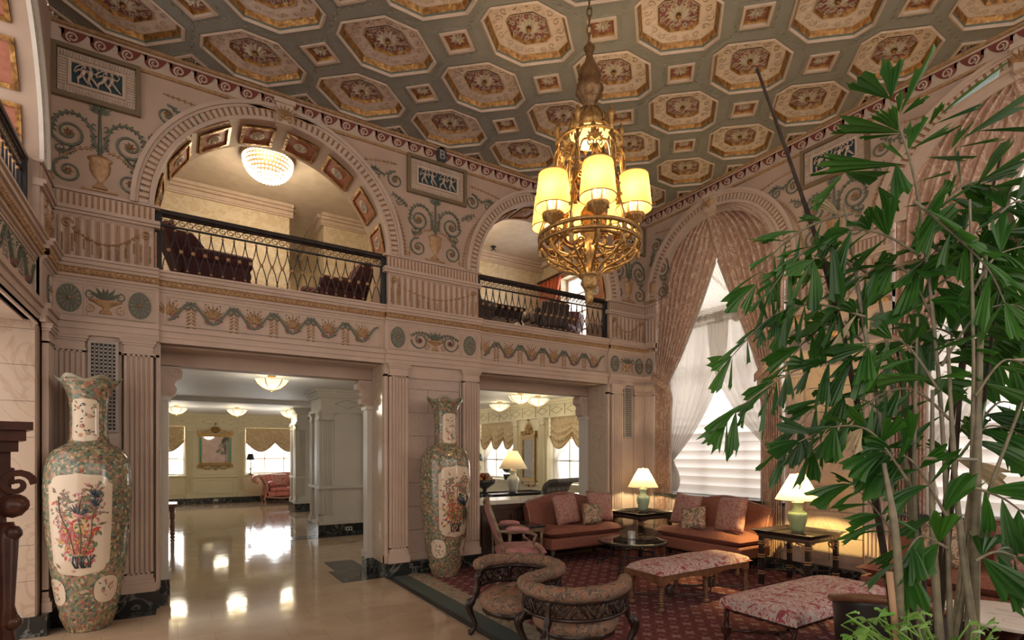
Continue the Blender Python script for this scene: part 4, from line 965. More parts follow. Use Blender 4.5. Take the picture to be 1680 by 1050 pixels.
# lobby furniture
t = thing('console_table', 'turned leg wooden table at the left edge of the lobby', 'table', (-.55, 13.3, 0))
mb = MB(); mb.box(-.55, .55, -.35, .35, .66, .72); mb.box(-.5, .5, -.3, .3, .58, .66); mb.obj('tabletop', walnut, t, bevel=.012)
for sx in (-.46, .46):
    for sy in (-.27, .27): mb = MB(); chair_table_leg(mb, sx, sy, 0, .58, .045); mb.obj('leg', walnut, t)
t = thing('fruit_dish', 'gilt dish on the wooden table at the lobby edge', 'bowl', (-.3, 13.2, .72)); mb = MB(); mb.lathe([(.07, 0), (.03, .02), (.12, .06), (.2, .10), (.18, .10), (1e-4, .04)], n=20); mb.obj('dish', goldp, t)
mb = MB()
for k in range(6): mb.ball((.1*cos(k*1.05), .1*sin(k*1.05), .10), .05, 8)
mb.obj('gourds', ochre, t)
so = thing('carved_sofa', 'red plaid sofa with scrolled arms below the lobby window', 'sofa', (3.55, 20.6, 0))
mb = MB(); mb.box(-.95, 1.0, -.40, .45, .25, .42); mb.obj('seat_base', plaid, so, bevel=.03)
mb = MB(); mb.box(-.80, .9, -.42, .25, .42, .56); mb.obj('seat_cushion', plaid, so, bevel=.05)
mb = MB(); mb.grid(20, 6, lambda u, v: (-.95+1.95*u, .30+.18*v, .42+(.55+.10*sin(pi*u))*v)); mb.obj('backrest', crewel, so, solid=.1)
for s in (-1, 1):
    mb = MB(); P = spl([(.0, .25), (.02, .55), (-.05, .78), (-.16, .92), (-.28, .90), (-.29, .80), (-.22, .78)], 5)
    pr = [(s*.96-(s*-1)*-p[0]*-1 if False else s*(.95-p[0]), p[1]) for p in P]
    mb.strip([(x, -.40, z) for x, z in pr], [(x, .42, z) for x, z in pr], 0, True); mb.obj('arm', crewel, so, solid=.07)
mb = MB()
mb.tube(spl([(-1.0, -.42, .26), (-.5, -.43, .19), (0, -.43, .22), (.5, -.43, .19), (1.05, -.42, .26)], 6), .03, 6)
for x in (-.95, 1.0):
    for y in (-.38, .42): mb.tube(spl([(x, y, .26), (x*1.04, y*1.05, .16), (x, y, .08), (x*1.03, y*1.05, .0)], 4), [.05, .05, .045, .04, .035, .03, .028, .026, .024, .024, .026, .03, .03], 6)
mb.obj('carved_frame', mat('rose_wood_paint', (.42, .20, .14), .4), so)
def pillow(name, m, w_, h, d, loc, rz, tilt, label, group=None, parent=None, cat='pillow', roll=0):
    mb = MB()
    def f(u, v, s):
        x, y = 2*u-1, 2*v-1; e = (1-x**4)*(1-y**4); k = 1-.07*(1-abs(y))*abs(x)**3; k2 = 1-.07*(1-abs(x))*abs(y)**3
        return (x*w_/2*k, s*d/2*max(e, 0)**.55, h/2+y*h/2*k2)
    mb.grid(12, 12, lambda u, v: f(u, v, -1)); mb.grid(12, 12, lambda u, v: f(1-u, v, 1))
    o = mb.obj(name, m, parent, loc, (tilt, roll, rz)); o.rotation_mode = 'XYZ'
    md = o.modifiers.new('w', 'WELD'); md.merge_threshold = .001
    if label: tag(o, label, cat, group)
    return o
pillow('throw_pillow', crewel, .5, .5, .2, (3.1, 20.55, .56), 0, R(-20), 'crewel patterned pillow on the red lobby sofa')
pillow('throw_pillow', mat('tan_cushion', (.45, .28, .15), .7), .62, .38, .2, (3.75, 20.52, .56), 0, R(-22), 'wide tan pillow on the red lobby sofa')
t = thing('bolster', 'red bolster by the left arm of the lobby sofa', 'pillow', (2.82, 20.5, .67)); mb = MB(); mb.M = Matrix.Rotation(R(90), 4, 'X'); mb.lathe([(.02, -.22), (.10, -.21), (.11, -.15), (.11, .15), (.10, .21), (.02, .22)], n=16); mb.obj('roll', plaid, t)
def buffet_lamp(x, y, z, label, h=.62):
    t = thing('buffet_lamp', label, 'lamp', (x, y, z)); mb = MB(); mb.lathe([(.08, 0), (.07, .02), (.02, .04), (.015, .15), (.03, .19), (.014, .24), (.012, h-.2)], n=12)
    for s in (-1, 1): mb.tube(spl([(0, 0, .2), (s*.07, 0, .26), (s*.05, 0, .36), (0, 0, .4)], 5), .008, 5)
    mb.obj('stem', iron, t); mb = MB(); mb.lathe([(.14, h-.22), (.085, h)], n=20); mb.obj('lamp_shade', black, t, solid=.004)
buffet_lamp(2.25, 21.42, 1.0, 'slim dark lamp on the lobby sill beside the red sofa', .75); buffet_lamp(8.1, 14.85, 1.0, 'slim dark lamp on the sill in the right opening', .75)
# right opening: desk, lamp, tufted chair, plant
t = thing('writing_table', 'dark blue tray top table seen over the parapet', 'table', (6.45, 10.2, 0)); mb = MB(); mb.box(-.75, .75, -.4, .4, .80, .86); o_frame(mb, -.78, .78, -.43, .43, .04, .04, 0, .85); mb.obj('tabletop', lacquer, t)
for sx in (-.68, .68):
    for sy in (-.33, .33): mb = MB(); chair_table_leg(mb, sx, sy, 0, .80, .035); mb.obj('leg', lacquer, t)
def jar_lamp(x, y, z, label, jar=celadon, e=10, k=1.0, col=(1, .78, .42)):
    t = thing('table_lamp', label, 'lamp', (x, y, z))
    mb = MB(); mb.lathe([(.10*k, 0), (.10*k, .02), (.075*k, .03), (.085*k, .045)], n=20); mb.obj('base', darkwood, t)
    mb = MB(); mb.lathe([(p*k, q*k) for p, q in [(.082, .04), (.09, .10), (.118, .20), (.128, .27), (.115, .32), (.07, .355), (.062, .375), (.062, .43), (.078, .455), (.078, .465), (.03, .47)]], n=28); mb.obj('jar_body', jar, t)
    mb = MB(); mb.lathe([(.05*k, .465*k), (.05*k, .475*k), (.02*k, .485*k), (.012*k, .52*k), (.012*k, .62*k)], n=12); mb.lathe([(.012, .86*k), (.018, .88*k), (1e-4, .9*k)], n=8)
    mb.tube([(0, 0, .6*k), (0, 0, .86*k)], .005, 5); mb.obj('stem', brass, t)
    mb = MB(); mb.lathe([(.29*k, .50*k), (.095*k, .855*k)], n=36); mb.f = mb.f[:36]; mb.m = mb.m[:36]; mb.s = mb.s[:36]; mb.obj('lamp_shade', shadew, t)
    mb = MB(); mb.ball((0, 0, .63*k), .028, 10); mb.obj('bulb', bulbm, t)
    l = light('lamp_glow', 'POINT', (x, y, z+.70*k), e, col, .03); return t
jar_lamp(6.42, 10.15, .86, 'white jar lamp on the dark table behind the parapet', mat('pale_jar', (.62, .62, .52), .2), 9, 1.12)
t = thing('tufted_chair', 'grey tufted leather chair back behind the parapet', 'chair', (6.72, 9.35, .0), R(20))
mb = MB(); mb.box(-.42, .42, -.35, .4, .22, .48); mb.obj('seat', leather, t, bevel=.05)
mb = MB()
def tf(u, v):
    x = -.45+.9*u; z = .45+.80*v; y = -.30-.12*v**2
    b = .035*abs(sin(u*pi*5+(pi/2 if int(v*6) % 2 else 0)))*abs(sin(v*pi*6)); k = max(0, v-.72)/.28
    return (x, y+b-.22*k*k, z-.10*k*k)
mb.grid(40, 36, tf); mb.obj('backrest', leather, t, solid=.10)
mb = MB()
for i in range(6):
    for j in range(4): mb.ball((-.38+.15*i+(.075 if j % 2 else 0), -.30-.12*((.15+.18*j))**2+.01, .53+.12*j), .012, 6)
mb.obj('buttons', leather, t)
for s in (-1, 1):
    mb = MB(); mb.grid(10, 8, lambda u, v: (s*(.42+.06*v), -.38+.7*u, .30+.42*v-.1*u*v)); mb.obj('arm', leather, t, solid=.10)
for sx in (-.36, .36):
    for sy in (-.3, .34): mb = MB(); mb.frus(sx, sy, 0, .24, .02, .02, .03, .03); mb.obj('leg', darkwood, t)
t = thing('potted_plant', 'small leafy plant on the sill behind the white jar lamp', 'plant', (8.1, 13.15, 1.0)); mb = MB(); mb.lathe([(.07, 0), (.11, .16), (.10, .16)], n=16); mb.obj('pot', potm, t)
mb = MB()
for k in range(46):
    a = random.random()*6.28; e = random.uniform(.1, 1.4); l = random.uniform(.12, .26); c = Vector((.05*cos(a), .05*sin(a), .17)); d = Vector((cos(a)*sin(e), sin(a)*sin(e), cos(e)))
    s_ = d.cross(Vector((0, 0, 1))).normalized()*.035; p = c+d*l; mb.add([c+d*l*.3, p-d*.05+s_, p+d*.05, p-d*.05-s_], [(0, 1, 2, 3)])
mb.obj('foliage', mat('grey_green_leaf', (.12, .17, .12), .5), t)

# ================================================================ GALLERY ABOVE (behind the balconies)
gw = sroot('wall_gallery'); GZ, GC = 3.86, 6.45
mb = MB(); mb.box(-3.2, 9, BACKT-.05, 13.5, 3.40, GZ); struct(mb.obj('floor_gallery', mat('gallery_carpet', (.20, .07, .06), .9)))
mb = MB(); mb.box(-3.2, 9, BACKT+.02, 13.5, GC, GC+.1); struct(mb.obj('ceiling_gallery', gal_ceil))
mb = MB(); mb.box(-3.2, 1.80, 10.8, 11.1, GZ, GC); mb.box(2.43, 7.7, 10.8, 11.1, GZ, GC); mb.box(1.6, 2.6, 13.2, 13.4, GZ, GC); mb.box(2.43, 2.5, 11.1, 13.2, GZ, GC); mb.box(1.7, 1.80, 11.1, 13.2, GZ, GC)
mb.box(7.7, 7.9, BACKT, 8.6, GZ, GC); mb.box(7.7, 7.9, 10.05, 11, GZ, GC); mb.box(7.7, 7.9, 8.6, 10.05, GZ, 4.2); mb.box(7.7, 7.9, 8.6, 10.05, 5.9, GC); mb.box(3.3, 3.5, BACKT, 10.8, GZ, GC); mb.box(-3.2, -3, BACKT, 10.8, GZ, GC); mb.obj('papered_walls', wallpaper, gw)
mb = MB(); mb.M = face_back(10.8)
for a, b in ((-3.2, 1.86), (2.37, 7.7)):
    for z0, z1, d in ((6.24, 6.27, .03), (6.27, 6.34, .05), (6.34, 6.39, .10), (6.39, 6.45, .14)): mb.box(a, b, z0, z1, 0, d)
    o_dentils(mb, a, b, 6.28, 6.335, .05)
    mb.box(a, b, GZ, GZ+.12, 0, .02); mb.box(a, b, 4.72, 4.76, 0, .02)
mb.M = Matrix()
mb.box(1.80, 1.92, 10.81, 13, 6.39, 6.449); mb.box(1.80, 1.86, 10.81, 13, 6.24, 6.385); mb.box(2.31, 2.43, 10.81, 13, 6.39, 6.449); mb.box(2.37, 2.43, 10.81, 13, 6.24, 6.385); mb.box(7.58, 7.7, 8.1, 10.7, 6.34, 6.449)
mb.obj('cornice', cream, gw)
window_pane('window_8', face_right(7.9), -10.05, -8.6, 4.2, 5.9, -.05, 2, 4)
t = thing('orange_drape', 'orange silk drape beside the gallery window', 'curtain')
mb = MB(); mb.grid(40, 14, lambda u, v: (7.62-.06*sin(u*34)-.03*v, 10.75-(.85-.25*sin(pi*v*.9))*u, 5.95-2.0*v)); mb.obj('panel', orange, t, solid=.01)
mb = MB(); mb.tube([(7.56, 10.8, 5.97), (7.56, 8.4, 5.97)], .03, 8); mb.obj('pole', darkwood, t)
def crystal_light(x, y, label, r=.36):
    t = thing('crystal_light', label, 'ceiling light', (x, y, GC))
    mb = MB(); mb.lathe([(r*1.08, 0), (r*1.1, -.03), (r*1.05, -.05), (r, -.06)], n=32); mb.obj('rim', brass, t)
    mb = MB()
    for j in range(9):
        v = j/8; rr = r*cos(v*pi/2*.93); z = -.07-.30*sin(v*pi/2); n = max(6, int(44*rr/r))
        for k in range(n): a = 2*pi*(k+.5*(j % 2))/n; mb.ball((rr*cos(a), rr*sin(a), z), .021, 5)
    c = mb.obj('beads', crystal, t)
    mb = MB(); mb.lathe([(1e-4, -.40), (.05, -.385), (.06, -.37)], n=12); mb.obj('finial', brass, t)
    light('crystal_glow', 'POINT', (x, y, GC-.5), 60, (1, .80, .52), .2); light('crystal_glow', 'POINT', (x, y, GC-.04), 6, (1, .80, .52), .2)
crystal_light(1.21, 9.15, 'crystal bead flush light under the left arch'); crystal_light(4.62, 9.2, 'crystal bead flush light at the edge of the right arch')
mb = MB(); mb.lathe([(.06, 0), (.06, -.02), (.02, -.03), (.015, -.08)], n=12)
for k in range(4): mb.tube([(0, 0, -.05), (.07*cos(k*1.57), .07*sin(k*1.57), -.09)], .008, 4)
tag(mb.obj('sprinkler', iron, None, (6.05, 10.4, GC)), 'small sprinkler head on the gallery ceiling by the orange drape', 'sprinkler')
t = thing('wall_sconce', 'small lit downlight seen between the two maroon wing chairs', 'lamp', (2.15, 13.0, 5.15)); mb = MB(); mb.lathe([(.10, .04), (.12, 0)], n=16); mb.obj('rim', brass, t); mb = MB(); mb.lathe([(.09, 0), (1e-4, -.02)], n=16); mb.obj('lens', bulbm, t); light('sconce_glow', 'POINT', (2.15, 12.8, 5.0), 6, (1, .85, .6), .08)
def wing_chair(x, y, rz, label, fab=velvet, k=1.0, bh=.82):
    t = thing('wing_chair', label, 'chair', (x, y, GZ), rz)
    mb = MB(); mb.box(-.36*k, .36*k, -.38*k, .34*k, .16, .38); mb.obj('seat_base', fab, t, bevel=.03)
    mb = MB(); mb.box(-.30*k, .30*k, -.40*k, .26*k, .38, .52); mb.obj('seat_cushion', fab, t, bevel=.05)
    mb = MB(); mb.grid(12, 10, lambda u, v: ((-.36+.72*u)*k, (.24+.20*v)*k, (.38+(bh+.06*sin(pi*u))*v))); mb.obj('backrest', fab, t, solid=.13)
    for s in (-1, 1):
        mb = MB(); mb.grid(8, 8, lambda u, v: (s*(.36+.03*sin(v*3))*k, (.38-(.34-.16*v)*u)*k+.06*v, (bh*.62+.18)+bh*.52*v)); mb.obj('wing', fab, t, solid=.09)
        mb = MB(); mb.box(s*.36*k-.07, s*.36*k+.07, -.36*k, .34*k, .2, .56); mb.M = Matrix.Translation((s*.38*k, -.02, .58)) @ Matrix.Rotation(R(90), 4, 'X'); mb.lathe([(.02, -.36*k), (.09, -.35*k), (.10, 0), (.095, .36*k), (.02, .37*k)], n=14); mb.obj('arm', fab, t, bevel=.02)
    for sx in (-.3, .3):
        for sy in (-.32, .3): mb = MB(); mb.tube(spl([(sx*k, sy*k, .18), (sx*1.08*k, sy*1.08*k, .10), (sx*k, sy*k, .0)], 4), [.035, .033, .03, .028, .025, .023, .02, .02, .022], 6); mb.obj('leg', darkwood, t)
    return t
wing_chair(.42, 8.75, R(95), 'maroon wing chair behind the left balcony rail, near the left post', k=1.15, bh=.60)
wing_chair(2.18, 8.95, R(-80), 'maroon wing chair at the right end of the left balcony', k=1.0, bh=.68)
grey_v = mat('grey_brown_velvet', (.10, .075, .07), .8, var=(.13, .10, .09), vs=40)
wing_chair(4.42, 8.75, R(100), 'tall dark brown wing chair at the left end of the right balcony', grey_v, 1.1, .95); wing_chair(7.0, 9.35, R(-70), 'dark maroon wing chair at the right end of the right balcony', velvet, 1.0, .66); wing_chair(6.15, 8.5, R(170), 'brown wing chair facing away behind the right balcony rail', grey_v, .8, .4)
t = thing('side_desk', 'black lacquer table behind the right balcony rail', 'table', (5.45, 9.35, GZ)); mb = MB(); mb.box(-.55, .55, -.35, .35, .80, .86); mb.box(-.5, .5, -.3, .3, .62, .80); mb.obj('tabletop', lacquer, t)
for sx in (-.45, .45):
    for sy in (-.26, .26): mb = MB(); mb.tube(spl([(sx, sy, .64), (sx*1.12, sy*1.12, .45), (sx*.9, sy*.9, .2), (sx*1.1, sy*1.1, 0)], 4), .03, 6); mb.obj('leg', lacquer, t)

# ================================================================ BALCONY RAILINGS
def railing(F, u0, u1, z0, label, n, H=.75):
    t = thing('balcony_railing', label, 'railing'); zt = z0+H
    mb = MB(); mb.M = F; mb.box(u0, u1, zt-.055, zt, -.045, .045); mb.box(u0, u1, zt-.075, zt-.055, -.03, .03); mb.obj('handrail', lacquer, t, bevel=.01)
    mb = MB(); mb.M = F; mb.box(u0, u1, z0+.0, z0+.03, -.02, .02); mb.box(u0, u1, zt-.185, zt-.165, -.012, .012); mb.obj('rails', iron, t)
    for u in (u0+.03, u1-.03): mb = MB(); mb.M = F; mb.box(u-.035, u+.035, z0, zt-.05, -.035, .035); mb.obj('post', iron, t)
    mb = MB(); mb.M = F; s = .085; k = int((u1-u0-.12)/s); s = (u1-u0-.12)/k
    for i in range(k):
        x = u0+.06+(i+.5)*s; pts = []
        for j in range(11): a = j/10*2*pi*1.15; q = .038*(1-.7*j/10); pts.append((x-.004+q*cos(a+2.2), zt-.12+q*sin(a+2.2), 0))
        mb.tube(pts, .006, 4, 0, sm=False); mb.tube([(x+.01, zt-.155, 0), (x+s*.55, zt-.09, 0), (x+s, zt-.085, 0)], .006, 4, 0, sm=False)
    mb.obj('scroll_band', mat('bronzed_iron', (.20, .13, .075), .4, .5), t)
    w_ = (u1-u0-.14)/n; za, zb = z0+.03, zt-.185; zm = (za+zb)/2
    mb = MB(); mb.M = F
    for s in (-1, 1):
        mb.tube([(s*w_*.5*abs(cos(pi/2*min(j, 16-j)/8))**.75, za+(zb-za)*j/16, 0) for j in range(17)], .0075, 4, 0, sm=False)
    base = mb.obj('baluster', iron, t); base.location = F.to_3x3() @ Vector((u0+.07+w_/2, 0, 0))
    mb = MB(); mb.M = F
    M0 = mb.M
    mb.M = F @ Matrix.Translation((0, zm, 0)); mb.lathe([(1e-4, -.012), (.022, -.010), (.024, 0), (.022, .010), (1e-4, .014)], n=10)
    ros = [mb.obj('rosette', goldp, base)]
    for z in (za-zm+.045, zb-zm-.03): mb = MB(); mb.M = F @ Matrix.Translation((0, zm, 0)); mb.ball((-w_/2, z, 0), .017, 6); ros.append(mb.obj('bead', goldp, base))
    for i in range(1, n):
        c = base.copy(); COL.objects.link(c); c.location = F.to_3x3() @ Vector((u0+.07+w_*(i+.5), 0, 0)); 
        for q in ros: r2 = q.copy(); COL.objects.link(r2); r2.parent = c
    return t
railing(face_back(BW+.10), -.22, 2.535, 3.87, 'iron balcony railing across the left arch of the far wall', 21)
railing(face_back(BW+.10), 4.01, 6.76, 3.87, 'iron balcony railing across the right arch, behind the chandelier', 21)
railing(face_left(XL-.12), 3.82, 6.77, 3.87, 'iron balcony railing on the left wall, cut by the frame', 23)
# ================================================================ TALL WINDOWS, BLINDS AND DRAPES
def tall_window(i, yc, labels):
    F = face_right(XR); c = -yc; hw = 1.27
    t = sroot('window_%d' % i)
    mb = MB(); mb.M = F; o_frame(mb, c-hw, c+hw, .98, 4.35, .09, .07, 0, -.42)
    for x in (c-.42, c+.42): mb.box(x-.03, x+.03, .98, 4.3, -.42, -.36)
    for z in (2.1, 3.2, 4.3): mb.box(c-hw, c+hw, z-.03, z+.03, -.42, -.36)
    P = arch_pts(c, hw-.04, 4.68, 30); mb.tube([(x, z, -.38) for x, z in P], .05, 4)
    for a in (.25, .5, .75): mb.tube([(c, 4.6, -.38), (c+1.25*cos(pi*a), 4.68+1.25*sin(pi*a), -.38)], .025, 4)
    mb.obj('window_frame', white, t)
    mb = MB(); mb.M = F; mb.box(c-hw, c+hw, .98, 1.03, -.42, .05); mb.obj('window_sill', dmarble, t)
    mb = MB(); mb.M = F; mb.box(c-hw, c+hw, 1.0, 4.6, -.40, -.395); P = arch_pts(c, hw, 4.6, 24); mb.prism(P, -.40, -.395); mb.obj('window_glass', glass_thin, t)
    # soft-slat blind
    bl = thing('window_blind', labels[0], 'blind'); n = 20; z0, z1 = 1.04, 4.12; s = (z1-z0)/n
    for k in range(n):
        mb = MB(); mb.M = F; za = z0+k*s
        mb.grid(1, 5, lambda u, v: (c-1.12+2.24*u, za+s*1.06*v, -.30+.05*sin(pi*v))); mb.obj('slat', slatm, bl)
    mb = MB(); mb.M = F; mb.box(c-1.13, c+1.13, 4.12, 4.2, -.33, -.22); mb.obj('headrail', white, bl)
    # pleated fan in the arch head
    fan = thing('fan_shade', labels[1], 'curtain'); mb = MB(); mb.M = F; hub = (c+.34, 4.02); nn = 90
    def ff(u, v):
        a = pi*.98-u*pi*.96; r = .05+v*1.55; x = hub[0]+r*cos(a); z = hub[1]+r*sin(a)
        lim = sqrt(max(.02, 1.22**2-min((x-c)**2, 1.48)))+4.66
        return (max(c-1.2, min(c+1.2, x)), min(z, lim), -.21+.018*(1 if int(round(u*nn)) % 2 else -1)*(.3+v))
    mb.grid(nn, 6, ff, 0, False); mb.obj('pleats', sheerm, fan); mb = MB(); mb.M = F; mb.ball((hub[0], hub[1], -.16), .07, 10); mb.obj('rosette', sheerm, fan)
    # sheers
    for sd, lb in ((-1, labels[2]), (1, labels[3])):
        sh = thing('sheer_curtain', lb, 'curtain'); mb = MB(); mb.M = F; zt = 4.05; zk = 1.62 if sd < 0 else 1.75
        e = c+sd*1.16
        def fs(u, v):
            z = zt-(zt-1.06)*v; k = (zt-zk)/(zt-1.06)
            if v < k: w_ = 1.22*(1-(v/k)**2.2)+.15
            else: w_ = .15+.18*sin((v-k)/(1-k)*pi*.8)
            x = e-sd*w_*u; return (x, z, -.17+.035*sin(u*52)*(1-.3*v))
        mb.grid(110, 26, fs); mb.obj('panel', sheerm, sh)
        mb = MB(); mb.M = F; mb.tube([(e, zk+.06, -.17), (e-sd*.09, zk, -.12), (e-sd*.18, zk-.02, -.17)], .03, 6); mb.obj('tieback', sheerm, sh)
        mb = MB(); mb.M = F; mb.grid(40, 3, lambda u, v: (e-sd*1.24*u, 4.2-.2*v, -.16+.02*sin(u*60)), 0); mb.obj('heading', sheerm, sh)
    # heavy brocade drapes, tied back at the sides
    for sd, lb in ((-1, labels[4]), (1, labels[5])):
        dr = thing('drape', lb, 'curtain'); mb = MB(); mb.M = F; zk = 3.05; xs = c+.05
        e = c+sd*1.25
        def fd(u, v):
            z = 6.0-5.9*v
            if z > 4.68: ee = c+sd*min(1.25, sqrt(max(1e-4, 1.25**2-(z-4.68)**2)) if z < 5.93 else .06)
            else: ee = e
            if z > 5.42: xi = xs-sd*(.10+.14*(z-5.42)/.58)*(1 if sd > 0 else .6)
            elif z > zk: q = (5.42-z)/(5.42-zk); xi = xs-sd*.10+(e-sd*.34-xs+sd*.10)*(q**1.12)
            else: q = min(1, (zk-z)/.5); xi = e-sd*(.34+.04*sin(q*pi))
            if z > 5.6:
                xi = max(c-abs(ee-c), min(c+abs(ee-c), xi))
            x = ee+(xi-ee)*u; n = 13; d = .045*sin(u*n*2*pi/1.0*.75+.6*sin(z*1.3))*(.7+.3*sin(u*5))
            pinch = math.exp(-((z-zk)/.25)**2); d = d*(1-.6*pinch)+(.06*pinch)
            return (x, z, .02+d-.05*(1 if z > 4.4 else max(0, (z-3.4)))+(.02 if sd > 0 else -.02))
        mb.grid(84, 60, fd); mb.obj('panel', brocade, dr)
        mb = MB(); mb.M = F; mb.grid(16, 12, lambda u, v: (c+sd*(.0+1.245*u*sqrt(max(0, 1-((5.45+.49*v-4.68)/1.262)**2))), 5.45+.49*v, -.09+.012*sin(u*40))); mb.obj('head_panel', brocade, dr)
        mb = MB(); mb.M = F
        mb.tube([fd(1, v/60) for v in range(10, 60)], .018, 5); mb.obj('edge_trim', mat('silver_braid', (.50, .45, .40), .5), dr)
        mb = MB(); mb.M = F; mb.grid(10, 4, lambda u, v: (e+sd*.03-sd*.44*u, zk+.16-.30*u+.12*(v-.5)+.02, .10+.05*sin(pi*u))); mb.obj('tieback', brocade, dr, solid=.015)
tall_window(1, 5.8, ['white soft slat blind in the window behind the far settee', 'pleated sunburst sheer at the top of the far window', 'tied white sheer on the left of the far window', 'tied white sheer on the right of the far window',
    'rose brocade drape on the left of the far window', 'rose brocade drape on the right of the far window, beside the brighter lamp'])
tall_window(2, 1.86, ['white soft slat blind in the window behind the palm', 'pleated sunburst sheer behind the palm', 'tied white sheer on the left of the window behind the palm', 'tied white sheer on the right of the window behind the palm',
    'rose brocade drape showing through the palm stems', 'rose brocade drape at the right edge behind the palm'])

# ================================================================ SETTEES
def settee(loc, rz, w_, d_, label, mname='settee', legz=.24, curved=0, leglook=0):
    t = thing(mname, label, 'sofa', loc, rz, None); hw, hd = w_/2, d_/2
    def rr(x, y): return y-curved*(1-(x/hw)**2)
    mb = MB(); mb.box(-hw, hw, -hd, hd, legz, .42); mb.obj('seat_base', chenille, t, bevel=.03)
    mb = MB()
    def cu_(u, v, s):
        x, y = 2*u-1, 2*v-1; e = max(0, (1-abs(x)**6)*(1-abs(y)**6))**.4
        return (x*(hw+.03), -.04+y*(hd-.03)-.02, .50+s*.085*e+.012*sin(x*9+y*4)*(s > 0)*e)
    mb.grid(26, 12, lambda u, v: cu_(u, v, 1)); mb.grid(26, 12, lambda u, v: cu_(1-u, v, -1)); mb.obj('seat_cushion', chenille, t)
    def bk(u, v, s):
        x = 2*u-1; top = 1.0+.07*cos(x*pi*.9)*.9 if True else 0; z = .36+(top-.36)*v; ru = min(1, (1-abs(x))*14)**.5
        return (x*hw*(.97+.03*v), hd-.10+.13*v+s*(.07*min(1, (1-v)*7+.1)**.5)-.012*sin(x*16)*(v > .2)*(s < 0), .36+(z-.36)*(.93+.07*ru))
    mb = MB(); mb.grid(28, 12, lambda u, v: bk(u, v, -1)); mb.grid(28, 12, lambda u, v: bk(1-u, v, 1))
    for x in (0, 1): mb.grid(2, 12, lambda u, v: tuple(Vector(bk(x, v, -1 if x else 1)).lerp(Vector(bk(x, v, 1 if x else -1)), u)))
    mb.grid(28, 2, lambda u, v: tuple(Vector(bk(u, 1, -1)).lerp(Vector(bk(u, 1, 1)), v)+Vector((0, 0, .02*sin(pi*v))))); mb.obj('backrest', chenille, t)
    mb = MB(); mb.tube([Vector(bk(0, j/10, -1))+Vector((0, -.004, 0)) for j in range(10)]+[Vector(bk(i/28, 1, -1))+Vector((0, -.004, .004)) for i in range(29)]+[Vector(bk(1, 1-j/10, -1))+Vector((0, -.004, 0)) for j in range(1, 11)], .011, 5); mb.obj('piping', damask, t)
    for sx in (-1, 1):
        for sy in (-1, 1):
            mb = MB(); x, y = sx*(hw-.09), sy*(hd-.09)
            if sy < 0: mb.lathe([(.022, 0), (.042, .02), (.042, .06), (.022, .09), (.03, .14), (.05, legz)], (x, y, 0), 12)
            else: mb.frus(x, y, 0, legz+.1, .025, .025, .035, .035) if True else None
            mb.obj('leg', walnut if leglook else darkwood, t)
    return t
settee((5.62, 6.95, .02), 0, 1.5, .72, 'terracotta settee against the dark wood parapet, left of the lamp corner')
settee((7.0, 5.33, .02), R(-90), 1.52, .74, 'terracotta settee below the far window, between the two lamp tables', leglook=1)
settee((6.75, 1.65, .02), R(-90), 2.5, .85, 'long terracotta sofa behind the palm at the right edge')
# pillows on them
pillow('throw_pillow', damask, .52, .52, .17, (5.42, 6.84, .60), R(6), R(-16), 'rose damask pillow at the left of the parapet settee', roll=R(-3))
pillow('throw_pillow', damask, .54, .52, .17, (6.14, 6.88, .60), R(-4), R(-16), 'rose damask pillow at the right of the parapet settee', roll=R(6))
pillow('throw_pillow', floralfab, .40, .36, .15, (5.80, 6.70, .59), 0, R(-14), 'small green floral pillow in the middle of the parapet settee', roll=R(4))
pillow('throw_pillow', damask, .52, .52, .17, (6.94, 5.83, .60), R(-90), R(-16), 'rose damask pillow at the left of the window settee', roll=R(4))
pillow('throw_pillow', damask, .52, .54, .17, (6.86, 4.92, .60), R(-94), R(-16), 'rose damask pillow at the right of the window settee', roll=R(-3))
pillow('throw_pillow', floralfab, .44, .36, .15, (6.70, 5.42, .59), R(-84), R(-16), 'small floral pillow in the middle of the window settee', roll=R(-10))
pillow('throw_pillow', floralfab, .5, .46, .16, (6.62, 2.30, .60), R(-96), R(-16), 'floral pillow on the long sofa, behind the thick palm canes', roll=R(5))
pillow('throw_pillow', damask, .5, .5, .16, (6.66, 1.62, .60), R(-86), R(-16), 'rose damask pillow on the long sofa by the palm fronds', roll=R(-3))
pillow('throw_pillow', floralfab, .5, .46, .16, (6.60, 1.10, .60), R(-92), R(-16), 'floral pillow at the right frame edge of the long sofa', roll=R(8))

# ================================================================ ARMCHAIR
ac = thing('armchair', 'rose striped open armchair beside the right porcelain vase', 'chair', (3.98, 6.12, .02), R(68))
sil = mat('silvered_walnut', (.14, .085, .05), .35, var=(.28, .21, .15), vs=14)
mb = MB()
mb.grid(14, 14, lambda u, v: ((2*u-1)*(.30+.03*(1-v)), -.30+.60*v-.04*(1-v)*(1-(2*u-1)**2), .43+.075*max(0, (1-(2*u-1)**6)*(1-(2*v-1)**6))**.5)); mb.grid(14, 2, lambda u, v: ((2*u-1)*.33, -.30-.04*(1-(2*u-1)**2), .36+.07*v)); mb.box(-.3, .3, -.28, .3, .36, .43); mb.obj('seat', rosefab, ac)
mb = MB()
def acb(u, v, s): x = 2*u-1; return (x*.25*(1+.08*sin(pi*v)), .30+.16*v+s*.035*max(0, (1-x**4)*(1-(2*v-1)**4))**.5, .56+.50*v)
mb.grid(12, 14, lambda u, v: acb(u, v, -1)); mb.grid(12, 14, lambda u, v: acb(1-u, v, 1)); mb.obj('backrest', rosefab, ac)
